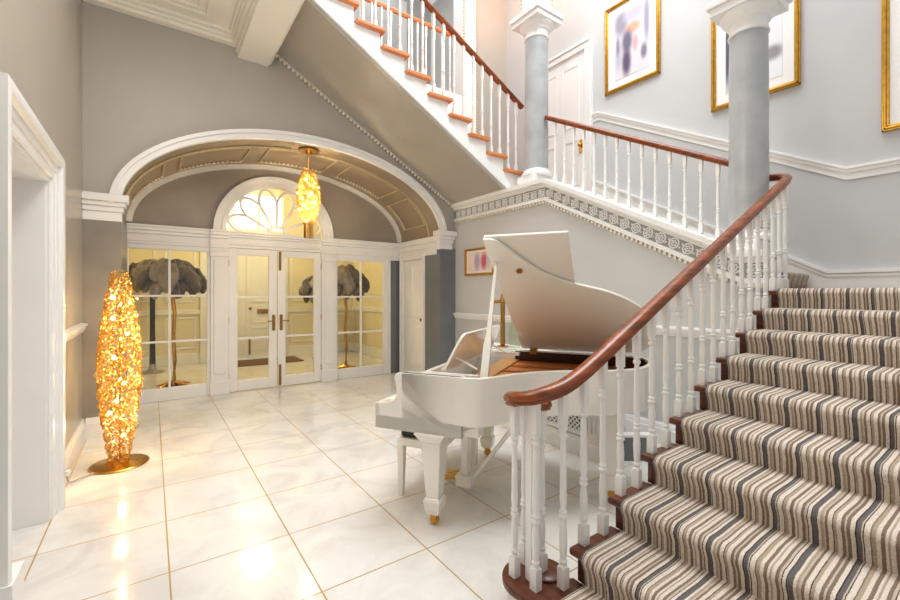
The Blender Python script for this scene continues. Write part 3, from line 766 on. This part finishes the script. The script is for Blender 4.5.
# ------------------------------------------------------------------ upper right wall trims, door
mb = MB()
dz = lambda y: 2.62 if y < 1.08 else (4.08 if y > 3.76 else 2.62+(4.08-2.62)*(y-1.08)/(3.76-1.08))
ks = [-1.5, 1.08, 3.76, 3.86]
for p, h0, h1 in ((.012, -.06, .0), (.03, 0, .035), (.045, .035, .06)):
    mb.prism([(y, dz(y)+h0) for y in ks]+[(y, dz(y)+h1) for y in reversed(ks)], 'x', XR-p, XR)
struct('trim_16', mb, 'white')
mb = MB()
sz = lambda y: 1.70 if y < 1.22 else (3.2 if y > 3.93 else 1.70+(3.2-1.70)*(y-1.22)/(3.93-1.22))
ks = [-1.5, 1.22, 3.86]
for p, h0, h1 in ((.022, -.26, 0), (.032, -.045, -.02), (.04, -.012, .02)):
    mb.prism([(y, sz(y)+h0) for y in ks]+[(y, sz(y)+h1) for y in reversed(ks)], 'x', XR-p, XR)
struct('baseboard_upper', mb, 'white')
d = MB().box(XR-.02, XR+.03, 3.98, 4.95, 2.98, 5.16)
for z0, z1 in ((3.15, 3.85), (4.05, 5.0)):
    for ya, yb in ((4.1, 4.42), (4.52, 4.83)):
        for bx in ((ya, yb, z0, z0+.025), (ya, yb, z1-.025, z1), (ya, ya+.025, z0+.025, z1-.025), (yb-.025, yb, z0+.025, z1-.025)):
            d.box(XR-.028, XR-.01, *bx)
do = struct('door_6', d, 'white')
fr = MB()
for bx in ((3.86, 3.99, 2.98, 5.28), (4.94, 5.07, 2.98, 5.28), (3.863, 5.067, 5.153, 5.277)):
    fr.box(XR-(.05 if bx[3] == 5.28 else .054), XR, *bx)
for bx in ((3.86, 3.90, 2.98, 5.28), (5.03, 5.07, 2.98, 5.28), (3.862, 5.068, 5.242, 5.284)): fr.box(XR-(.07 if bx[3] == 5.28 else .073), XR-.04, *bx)
fr.build('door_frame', 'white', do, bevel=.006)
MB().box(XR-.035, XR-.015, 4.02, 4.09, 3.62, 3.82).ball((XR-.07, 4.055, 3.73), .032).build('door_knob', 'gold', do)
# opening with beaded pier, gallery beyond
pr = MB().box(4.31, 4.61, YA-.03, YA+.25, 2.6, 8.2)
po = struct('trim_17', pr, 'white')
bd = MB()
for x in (4.325, 4.60):
    for i in range(70): bd.ball((x, YA-.035, 2.98+.055*i), .02, 6, 4)
bd.build('bead_edging', 'beadgold', po)
struct('floor_gallery', MB().box(1.3, XR, YA+.27, 8.4, 4.83, 4.93), 'cream')
gw = MB().box(1.3, XR, 8.3, 8.36, 4.9, 8.2)
struct('wall_gallery', gw, 'grey')
t_ = MB()
for x in (1.8, 2.5, 3.6, 4.6):
    t_.box(x-.06, x+.06, 8.25, 8.3, 4.95, 8.0)
struct('trim_18', t_, 'white')
struct('trim_19', MB().prism([(1.9, sof(1.9)+.05), (4.14, sof(4.14)+.05), (4.31, 3.0), (4.31, 4.84), (1.9, 4.84)], 'y', YA-.012, YA-.002), 'white')
gb = thing('gallery_balustrade', 'short white balustrade with level wooden handrail on the upper gallery beyond the spindles', 'balustrade', (4.2, 6.04, 4.93))
o = MB().sweep(RAILP, [(2.4, 6.04, 6.03), (4.36, 6.04, 6.03)]).build('handrail', 'treadup', sharp=50); under(o, gb)
o = MB().box(2.4, 4.36, 5.985, 6.10, 4.90, 4.98).build('kerb', 'treadup'); under(o, gb)
for i in range(12): bal(gb, 2.46+.165*i, 6.04, 4.98, 6.005, .95)

# ------------------------------------------------------------------ pictures
def picture(name, xf, ya, yb, z0, z1, fw, blobs, bg, label, mw=.0):
    yc, zc = (ya+yb)/2, (z0+z1)/2
    t = thing(name, label, 'picture', (xf, yc, zc))
    hy, hz = (yb-ya)/2, (z1-z0)/2
    f = MB()
    for ins, dep, wd in ((0, .03, .35), (.3, .045, .35), (.6, .03, .4)):
        a, b = hy-fw*ins, hz-fw*ins; w_ = fw*wd
        f.box(-dep, -.002, -a, a, b-w_, b).box(-dep, -.002, -a, a, -b, -b+w_).box(-dep, -.002, -a, -a+w_, -b, b).box(-dep, -.002, a-w_, a, -b, b)
    f.build('frame', 'giltframe', t, bevel=.004)
    MB().box(-.012, -.004, -hy+fw*.9, hy-fw*.9, -hz+fw*.9, hz-fw*.9).build('mount', 'mat', t)
    M[name+label] = art_mat('print_'+label[:12], bg, blobs)
    a, b = hy-fw-mw, hz-fw-mw
    MB().box(-.016, -.011, -a, a, -b, b).build('print', name+label, t)
    return t
picture('framed_picture', XR-.005, 2.849, 3.65, 4.315, 5.535, .05,
        [(.15, .30, .13, .22, (150, 146, 164)), (-.05, .36, .2, .12, (188, 184, 200)), (.19, -.1, .06, .3, (186, 180, 194)), (-.02, .17, .14, .10, (222, 168, 138)), (.06, .02, .10, .20, (108, 102, 130)), (.07, -.26, .085, .25, (92, 78, 106)), (-.06, -.05, .05, .14, (224, 168, 170)), (-.22, .2, .05, .36, (158, 154, 176)), (-.18, -.22, .055, .13, (128, 122, 140)), (.20, .0, .03, .16, (140, 136, 152))], (218, 212, 220),
        'gold-framed blurred portrait print, leftmost of the three on the upper stair wall', .10)
picture('framed_picture', XR-.005, 1.42, 2.246, 3.596, 4.80, .05,
        [(.25, .0, .06, .5, (92, 88, 110)), (-.18, -.18, .12, .1, (150, 146, 150)), (.0, .1, .16, .25, (214, 212, 220))], (236, 236, 238),
        'gold-framed white-mounted print half hidden behind the nearer grey column', .10)
picture('framed_picture', XR-.005, .04, .846, 2.93, 4.3, .05, [(0, 0, .2, .3, (220, 222, 226))], (240, 242, 244),
        'gold-framed pale print at the right edge of the stair wall, partly cut off', .1)
picture('framed_picture', XW-.005, 4.72, 5.42, 1.775, 2.2, .035,
        [(-.12, .0, .10, .16, (196, 84, 110)), (.05, .0, .09, .17, (176, 158, 186)), (-.22, -.02, .06, .12, (196, 190, 200)), (.2, .0, .1, .2, (232, 214, 208))], (228, 216, 212),
        'small gold-framed pink blurred picture on the grey wall behind the piano lid', .03)

# ------------------------------------------------------------------ grand piano
PO = (2.43, 3.353, 0); PR = math.radians(212)
gp = thing('grand_piano', 'glossy white baby grand piano with its lid propped open beside the stair', 'piano', PO, PR)
W = 1.42
ctrl = [(W, .58), (W, .66), (1.405, .735), (1.335, .80), (1.20, .89), (1.06, 1.01), (.96, 1.15), (.90, 1.28), (.845, 1.41), (.755, 1.54), (.635, 1.65), (.46, 1.72), (.28, 1.74), (.12, 1.71), (.03, 1.64), (0, 1.52)]
bent = [(p.x, p.y) for p in smooth_path([(a, b, 0) for a, b in ctrl], 4)]
ZR0, ZR1 = .68, .98
outer = [(W, .20)]+bent+[(0, .20)]
def inset(poly, d):
    out = []; n = len(poly)
    for i in range(n):
        p = Vector(poly[i]); a = Vector(poly[max(0, i-1)]); b = Vector(poly[min(n-1, i+1)])
        t = (b-a).normalized(); out.append((p.x-t.y*d, p.y+t.x*d))
    return out
inner = inset(outer, .035)
if inner[0][0] > W: inner = inset(outer, -.035)
cs = MB().band(outer, inner, 'z', ZR0, ZR1)
# case bottom, keybed, cheeks
cs.prism([(x, y) for x, y in inset(outer, .02 if inset(outer, .035)[0][0] < W else -.02)], 'z', ZR0+.01, ZR0+.05)
cs.box(0, W, 0.0, .62, .60, .69).box(0, W, 0, .035, .69, .765)
chk = [(0, .60), (0, .765), (.03, .772), (.10, .778), (.145, .80), (.165, .84), (.16, .89), (.145, .94), (.15, .965), (.18, ZR1), (.62, ZR1), (.62, .60)]
cs.prism(chk, 'x', 0, .075).prism(chk, 'x', W-.075, W)
# key bed ends and belly rail
cs.box(.0, W, .60, .66, ZR0, .80)
case = cs.build('case', 'piano', gp, bevel=.004)
ir = MB().band(inset(outer, .037 if inset(outer, .035)[0][0] < W else -.037), inset(outer, .043 if inset(outer, .035)[0][0] < W else -.043), 'z', ZR0+.06, ZR1-.012).build('inner_rim', 'pianoin', gp)
sgn = 1 if inset(outer, .035)[0][0] < W else -1
pl = [q for q in inset(outer, .05*sgn)]
pl = [(min(max(x, .05), W-.05), max(y, .50)) for x, y in pl]
plate = MB().prism(pl, 'z', .84, .865).build('iron_plate', 'plate', gp)
ss = MB()
for i in range(46):
    x = .1+1.2*i/45
    yend = min(1.62, max([y for (xx, y) in bent if xx >= x-.02] or [1.0]))-.12
    if yend > .72: ss.tube([(x, .66, .885), (x*.93+.03, yend, .885)], .0022, 4)
for k in range(5):
    x = .15+.24*k; ye = min(1.5, max([y for (xx, y) in bent if xx >= x] or [1.0])-.1)
    ss.box(x-.012, x+.012, .66, ye, .865, .90)
ss.build('strings', 'string', gp)
MB().box(.08, W-.08, .52, .66, .865, .90).build('pin_block', 'plate', gp)
kb = MB()
for i in range(46): kb.box(.09+i*.0270, .09+i*.0270+.0256, .045, .195, .70, .775)
kb.build('white_keys', 'ivory', gp)
kb = MB()
for i in range(45):
    if i % 7 in (2, 6): continue
    x = .09+(i+1)*.0270; kb.box(x-.006, x+.006, .10, .195, .775, .79)
kb.build('black_keys', 'black', gp)
MB().prism([(.20, .77), (.225, .77), (.30, .955), (.275, .955)], 'x', .08, W-.08).build('fallboard', 'piano', gp, bevel=.004)
# fixed top rail around music desk
mdk = MB().box(.075, W-.075, .30, .335, .93, .975).box(.12, .16, .33, .68, .945, .972).box(W-.16, W-.12, .33, .68, .945, .972)
mdk.build('desk_rails', 'piano', gp)
T = Matrix.Translation((0, .42, .985)) @ Matrix.Rotation(math.radians(-26), 4, 'X')
de_ = MB()
pts = [(.20, 0), (W-.20, 0)]+[(W-.24+.0+(-.0), .0)]
hh_ = .265
desk = [(.2, 0), (W-.2, 0), (W-.23, hh_*.75)]+[(W-.30+.06*math.cos(a), hh_-.06+.06*math.sin(a)) for a in (0.2, .7, 1.2, PI/2)]+[(.30+.06*math.cos(a), hh_-.06+.06*math.sin(a)) for a in (PI/2, 1.9, 2.4, 2.9)]+[(.23, hh_*.75)]
de_.prism(desk, 'y', -.009, .009, T)
md = de_.build('music_desk', 'piano', gp, bevel=.003)
MB().tube([(W-.3, .45, 1.06), (W-.3, .62, .98)], .008, 6).tube([(.3, .45, 1.06), (.3, .62, .98)], .008, 6).build('desk_strut', 'piano', gp)
MB().box(.2, W-.2, .395, .43, .972, .99).build('desk_ledge', 'piano', gp)
# lid
LA = math.radians(37)
LM = Matrix.Translation((0, 0, ZR1+.012)) @ Matrix.Rotation(-LA, 4, 'Y')
FY = .665
lo = [(-.01, FY), (W+.015, FY)]+[(x+.015*(1 if x > .6 else 0), y+.01) for x, y in bent if y > FY+.02]
lo = lo+[(-.01, 1.5)]
lid = MB().prism(lo, 'z', 0, .022, LM).build('lid', 'piano', gp, bevel=.005)
fl = MB().prism([(-.01, FY), (W+.015, FY), (W+.015, FY+.555), (-.01, FY+.555)], 'z', .026, .046, LM).build('front_lid_flap', 'piano', gp, bevel=.005)
for y in (.78, 1.4):
    MB().box(-.022, .05, y-.03, y+.03, ZR1-.03, ZR1+.012).build('lid_hinge', 'oldbrass', gp)
pt = LM @ Vector((1.20, .705, 0)); pb_ = Vector((1.262, .712, ZR1-.06))
mb = MB(); dv = (pt-pb_)
q_ = [(.030, -.012), (.030, .012), (-.030, .012), (-.030, -.012)]
mb.sweep([(a*.9, b) for a, b in q_], [pb_, pb_+dv*.30, pb_+dv*.40, pt], up=(1, 0, 0), scale=[1.0, .95, .6, .36])
mb.build('lid_prop', 'piano', gp, bevel=.002)
MB().lathe([(.022, -.012), (.022, .0)], 14, mx=LM @ Matrix.Translation((1.11, .855, 0))).build('prop_cup', 'oldbrass', gp)
MB().lathe([(.02, -.014), (.02, .0)], 14, mx=LM @ Matrix.Translation((1.20, .705, 0))).build('prop_cup', 'piano', gp)
# legs
def piano_leg(x, y, ztop):
    m = MB().frustum((x, y, .185), (.044, .044), (x, y, ztop-.06), (.068, .068))
    m.frustum((x, y, .165), (.058, .058), (x, y, .185), (.047, .047)).frustum((x, y, .10), (.050, .050), (x, y, .165), (.058, .058)).frustum((x, y, .075), (.040, .040), (x, y, .10), (.050, .050))
    m.frustum((x, y, ztop-.06), (.070, .070), (x, y, ztop), (.052 if False else .105, .105))
    l = m.build('leg', 'piano', gp, bevel=.004)
    c = MB().lathe([(.022, -.014), (.030, -.012), (.032, 0), (.030, .012), (.022, .014)], 18, mx=Matrix.Translation((x, y, .033)) @ Matrix.Rotation(PI/2, 4, 'Y'))
    c.box(x-.024, x-.018, y-.02, y+.02, .03, .078).box(x+.018, x+.024, y-.02, y+.02, .03, .078).box(x-.026, x+.026, y-.024, y+.024, .062, .078)
    c.build('caster', 'gold', l)
piano_leg(1.345, .405, .605); piano_leg(.10, .37, .605); piano_leg(.55, 1.46, .69)
# corner brackets under the key bed
MB().prism([(.44, .61), (.72, .61), (.72, .68), (.60, .68), (.50, .60)], 'x', W-.14, W-.03).build('leg_bracket', 'piano', gp)
ly = MB()
lx = .80
for dx in (-.10, .10): ly.frustum((lx+dx, .45, .15), (.022, .022), (lx+dx, .45, .62), (.03, .03))
for dx in (-.03, .03): ly.lathe([(.009, .15), (.009, .62)], 8, (lx+dx, .45, 0))
ly.box(lx-.15, lx+.15, .39, .51, .075, .155)
lyo = ly.build('pedal_lyre', 'piano', gp, bevel=.005)
for dx in (-.07, .0, .07):
    MB().tube([(lx+dx, .43, .10), (lx+dx, .33, .095), (lx+dx, .24, .075)], [.009, .010, .012], 8).build('pedal', 'gold', lyo)
br = MB()
for dx in (-.10, .10): br.tube([(lx+dx, .50, .12), (lx+dx*1.1, .92, .69)], .015, 8)
br.build('lyre_brace', 'piano', lyo)

# piano stool tucked below the keys
ps = thing('piano_stool', 'white piano stool with black seat pad tucked under the keyboard', 'stool', tuple(Vector(PO)+Matrix.Rotation(PR, 3, 'Z') @ Vector((.77, .16, 0))), PR)
MB().box(-.33, .33, -.175, .175, .37, .43).build('seat_frame', 'piano', ps, bevel=.006)
MB().box(-.31, .31, -.16, .16, .43, .48).build('seat_pad', 'black', ps, bevel=.02)
for sx in (-1, 1):
    for sy in (-1, 1):
        MB().frustum((sx*.305, sy*.15, 0), (.018, .018), (sx*.305, sy*.15, .38), (.027, .027)).build('leg', 'piano', ps, bevel=.003)

# ------------------------------------------------------------------ cabinet with lattice grille behind the piano
cb = thing('radiator_cabinet', 'white radiator cabinet with diamond lattice front standing behind the piano', 'cabinet', (3.4, 3.2, 0))
cx0, cy0, cy1, cz = 3.225, 2.27, 4.25, .86
b = MB().box(cx0+.02, 3.62, cy0, cy1, .16, cz-.04).box(cx0-.01, 3.63, cy0-.02, cy1+.02, 0, .14).box(cx0+.0, 3.625, cy0-.01, cy1+.01, .14, .18)
under(b.build('body', 'white', bevel=.006), cb)
under(MB().box(cx0-.03, 3.65, cy0-.04, cy1+.04, cz-.04, cz).build('top', 'white', bevel=.01), cb)
for ya, yb in ((cy0, cy0+.2), (3.16, 3.32), (cy1-.2, cy1)):
    pil = MB().box(cx0, cx0+.03, ya, yb, .18, cz-.04)
    for k in range(3): pil.box(cx0-.01, cx0+.01, ya+.03+(yb-ya-.06)*k/3+.01, ya+.03+(yb-ya-.06)*(k+1)/3-.01, .24, cz-.1)
    under(pil.build('pilaster', 'white', bevel=.004), cb)
for ya, yb in ((cy0+.2, 3.16), (3.32, cy1-.2)):
    bk = MB().box(cx0+.012, cx0+.02, ya, yb, .22, cz-.09).build('grille_backing', 'lattice'); under(bk, cb)
    g = MB(); st_ = .05; hgt = cz-.09-.22; L_ = yb-ya
    k = -int(hgt/st_)-1
    while k*st_ < L_:
        for dr in (1, -1):
            a0 = max(0, k*st_); a1 = min(L_, k*st_+hgt)
            if a1 > a0+.005:
                z0_, z1_ = .22+(a0-k*st_), .22+(a1-k*st_)
                if dr < 0: z0_, z1_ = .22+hgt-(a0-k*st_), .22+hgt-(a1-k*st_)
                g.tube([(cx0+.008, ya+a0, z0_), (cx0+.008, ya+a1, z1_)], .0085, 4)
        k += 1
    g.box(cx0-.003, cx0+.02, ya, yb, .19, .225).box(cx0-.003, cx0+.02, ya, yb, cz-.10, cz-.06)
    under(g.build('lattice_grille', 'white'), cb)
# brass lamp with glass on the cabinet
hl = thing('brass_table_lamp', 'brass stem table lamp with greenish glass vase body on the radiator cabinet', 'lamp', (3.40, 3.72, cz))
MB().lathe([(.075, 0), (.075, .012), (.03, .022), (.012, .035)], 20).build('base', 'gold', hl)
MB().lathe([(.03, .03), (.026, .3), (.028, .52), (.04, .53), (.036, .57), (.02, .60), (.022, .62), (.008, .65)], 14).build('stem', 'oldbrass', hl)
MB().tube([(-.10, .055, .535), (0, 0, .54), (.012, -.01, .54)], .02, 8).ball((-.10, .055, .535), .027).build('cross_arm', 'oldbrass', hl)
hv = thing('glass_vase', 'pale green glass vase with white flowers standing beside the brass lamp', 'vase', (3.46, 3.57, cz))
MB().lathe([(.05, 0), (.07, .04), (.078, .16), (.06, .26), (.045, .31), (.055, .34)], 24, cap=False).build('body', 'glassgreen', hv)
fw_ = MB()
rr = random.Random(5)
for k in range(16):
    fw_.ball((rr.uniform(-.06, .06), rr.uniform(-.06, .06), .38+rr.uniform(0, .16)), rr.uniform(.022, .036), 8, 6)
fw_.build('flowers', 'mat', hv)
# low grey box
gbx = thing('low_planter_box', 'low slate grey box with white rim on the floor behind the stair spindles', 'box', (3.58, 2.12, 0), math.radians(-36))
MB().box(-.14, .14, -.03, .04, 0, .21).build('body', 'boxgrey', gbx, bevel=.005)
MB().box(-.15, .15, -.04, .05, .21, .235).build('rim', 'white', gbx, bevel=.004)

# ------------------------------------------------------------------ cocoon lamps
def cocoon(mb, prof, n, rr, tr, rnd, seg=9):
    # prof: function t(0..1)->(radius, z)
    H = [prof(i/200) for i in range(201)]; cum = [0]
    for i in range(200): cum.append(cum[-1]+H[i][0])
    for k in range(n):
        u = rnd.random()*cum[-1]; i = next(j for j in range(201) if cum[j] >= u); t = i/200
        r, z = prof(t); a = rnd.random()*2*PI
        nrm = Vector((math.cos(a), math.sin(a), 0))+Vector((rnd.gauss(0, .33), rnd.gauss(0, .33), rnd.gauss(0, .33)))
        off = rnd.uniform(-.010, .004)
        mb.ring(((r+off)*math.cos(a), (r+off)*math.sin(a), z), rr*rnd.uniform(.75, 1.2), tr, nrm, seg, 4)
LXY = (-.225, 4.68)
fl_ = thing('cocoon_floor_lamp', 'tall golden cocoon floor lamp of glowing metal rings beside the left wall', 'floor lamp', (LXY[0], LXY[1], 0))
b = MB().lathe([(.21, .0), (.215, .008), (.205, .018), (.11, .026), (.08, .04)], 40)
b.build('base', 'gold', fl_)
def prof(t):
    z = .04+1.64*t; r = .046+.100*math.sin(PI*min(1, max(0, (t*.93+.035))))**1.05+.012*(1-t)
    return (r, z)
rnd = random.Random(11)
mb = MB(); cocoon(mb, prof, 1550, .0165, .0034, rnd)
mb.build('ring_shade', 'lampgold', fl_)
MB().lathe([(.008, .03), (.008, 1.5)], 8).build('stem', 'gold', fl_)
bp_ = [(.03, .4, .25), (.05, 2.0, .55), (.10, -1.9, .95), (.05, 3.6, 1.28), (.11, -2.2, .48), (.10, -1.2, .72), (.075, -2.2, 1.46), (.10, -1.0, 1.15)]
for r_, a_, z_ in bp_:
    o = MB().ball((r_*math.cos(a_), r_*math.sin(a_), z_), .017, 10, 8).build('bulb', 'bulb', fl_)
tag(MB().tube(smooth_path([(LXY[0]-.15, LXY[1]-.12, .012), (-.46, 4.50, .012), (-.52, 4.42, .02), (-.535, 4.40, .07), (-.545, 4.40, .10)], 5), .006, 6).build('lamp_cable', 'cable'), 'thin clear cable from the golden floor lamp to the socket', 'cable')
sk = thing('wall_socket', 'small white wall socket low on the left skirting behind the golden lamp', 'socket', (XL+.031, 4.40, .10))
MB().box(0, .008, -.045, .045, -.045, .045).build('plate', 'white', sk, bevel=.003)
MB().box(.008, .03, -.02, .02, -.02, .02).build('plug', 'white', sk, bevel=.004)

PX, PY = 1.80, 5.97
pd = thing('cocoon_pendant_lamp', 'golden cocoon pendant lamp of glowing rings hanging under the arch', 'pendant lamp', (PX, PY, 2.27))
zt = ell(PX)-2.27
MB().lathe([(.14, zt-.035), (.14, zt-.022), (.10, zt-.008), (.10, zt-.004)], 28).lathe([(.03, zt-.07), (.05, zt-.035)], 14).build('canopy', 'gold', pd)
MB().lathe([(.008, .92), (.008, zt-.04)], 8).build('rod', 'gold', pd)
def prof2(t): return (.06+.095*math.sin(PI*min(1, t*.96+.02))**.9, .20+.74*t)
mb = MB(); cocoon(mb, prof2, 900, .020, .003, random.Random(3))
mb.build('ring_shade', 'lampgold', pd)
t_ = MB()
for k in range(22):
    a = 2*PI*k/22; t_.tube([(.055*math.cos(a), .055*math.sin(a), .22), (.062*math.cos(a), .062*math.sin(a), .0)], .007, 5)
t_.build('tassel', 'lampgold', pd)
for z_, a_ in ((.4, -2.0), (.62, -1.3), (.8, -2.4)):
    MB().ball((.07*math.cos(a_), .07*math.sin(a_), z_), .015, 8, 6).build('bulb', 'bulb', pd)

# ------------------------------------------------------------------ lights
def area(name, loc, size, power, col=(1, 1, 1), rot=(0, 0, 0), sy=None):
    l = bpy.data.lights.new(name, 'AREA'); l.energy = power; l.color = col; l.size = size
    if sy: l.shape = 'RECTANGLE'; l.size_y = sy
    o = bpy.data.objects.new(name, l); o.location = loc; o.rotation_euler = rot; C.objects.link(o); return o
def point(name, loc, power, col, r=.05):
    l = bpy.data.lights.new(name, 'POINT'); l.energy = power; l.color = col; l.shadow_soft_size = r
    o = bpy.data.objects.new(name, l); o.location = loc; C.objects.link(o); return o
area('stairwell_fill', (3.3, 2.3, 8.0), 3.2, 430, (.95, .98, 1), (0, 0, 0), 4.5)  # added fill above the stairwell, not an actual roof window
area('hall_area_fill', (.3, 2.6, 4.4), 1.4, 42, (1, .98, .95), (0, 0, 0), 3.5)  # fill added to brighten the hall, no fitting hangs there
area('gallery_fill', (3.4, 7.2, 8.1), 2.0, 28, (.95, .98, 1))  # extra unseen fill put over the gallery, no opening above it
point('hall_point_fill', (.25, 2.2, 3.7), 55, (1, .98, .95), .3)  # out-of-view fill added to lift the hall ceiling and walls
for z in (.4, .75, 1.1, 1.4):
    point('floor_lamp_glow', (LXY[0]+.02, LXY[1], z), 11, (1, .72, .33), .012)
for z in (2.58, 2.8, 3.0):
    point('pendant_glow', (PX+.0, PY, z), 17, (1, .80, .52), .015)
point('vestibule_lamp', (1.7, 8.9, 3.6), 105, (1, .82, .40), .25)
point('landing_lamp', (4.95, 4.85, 6.75), 20, (1, .36, .08), .05)
wd = bpy.data.worlds.new('world'); bpy.context.scene.world = wd; wd.use_nodes = True
bg = wd.node_tree.nodes['Background']; bg.inputs[0].default_value = (1.0, .98, .95, 1); bg.inputs[1].default_value = .60

# ------------------------------------------------------------------ camera
cam = bpy.data.cameras.new('camera'); co = bpy.data.objects.new('camera', cam); C.objects.link(co)
co.location = (0, 0, 1.5); co.rotation_euler = (PI/2, 0, -math.radians(35.3))
cam.sensor_width = 36; cam.lens = 422/900*36; cam.shift_y = -7/900; cam.clip_start = .05
sc_ = bpy.context.scene; sc_.camera = co
sc_.view_settings.view_transform = 'Standard'; sc_.view_settings.look = 'None'
sc_.view_settings.exposure = 0.0
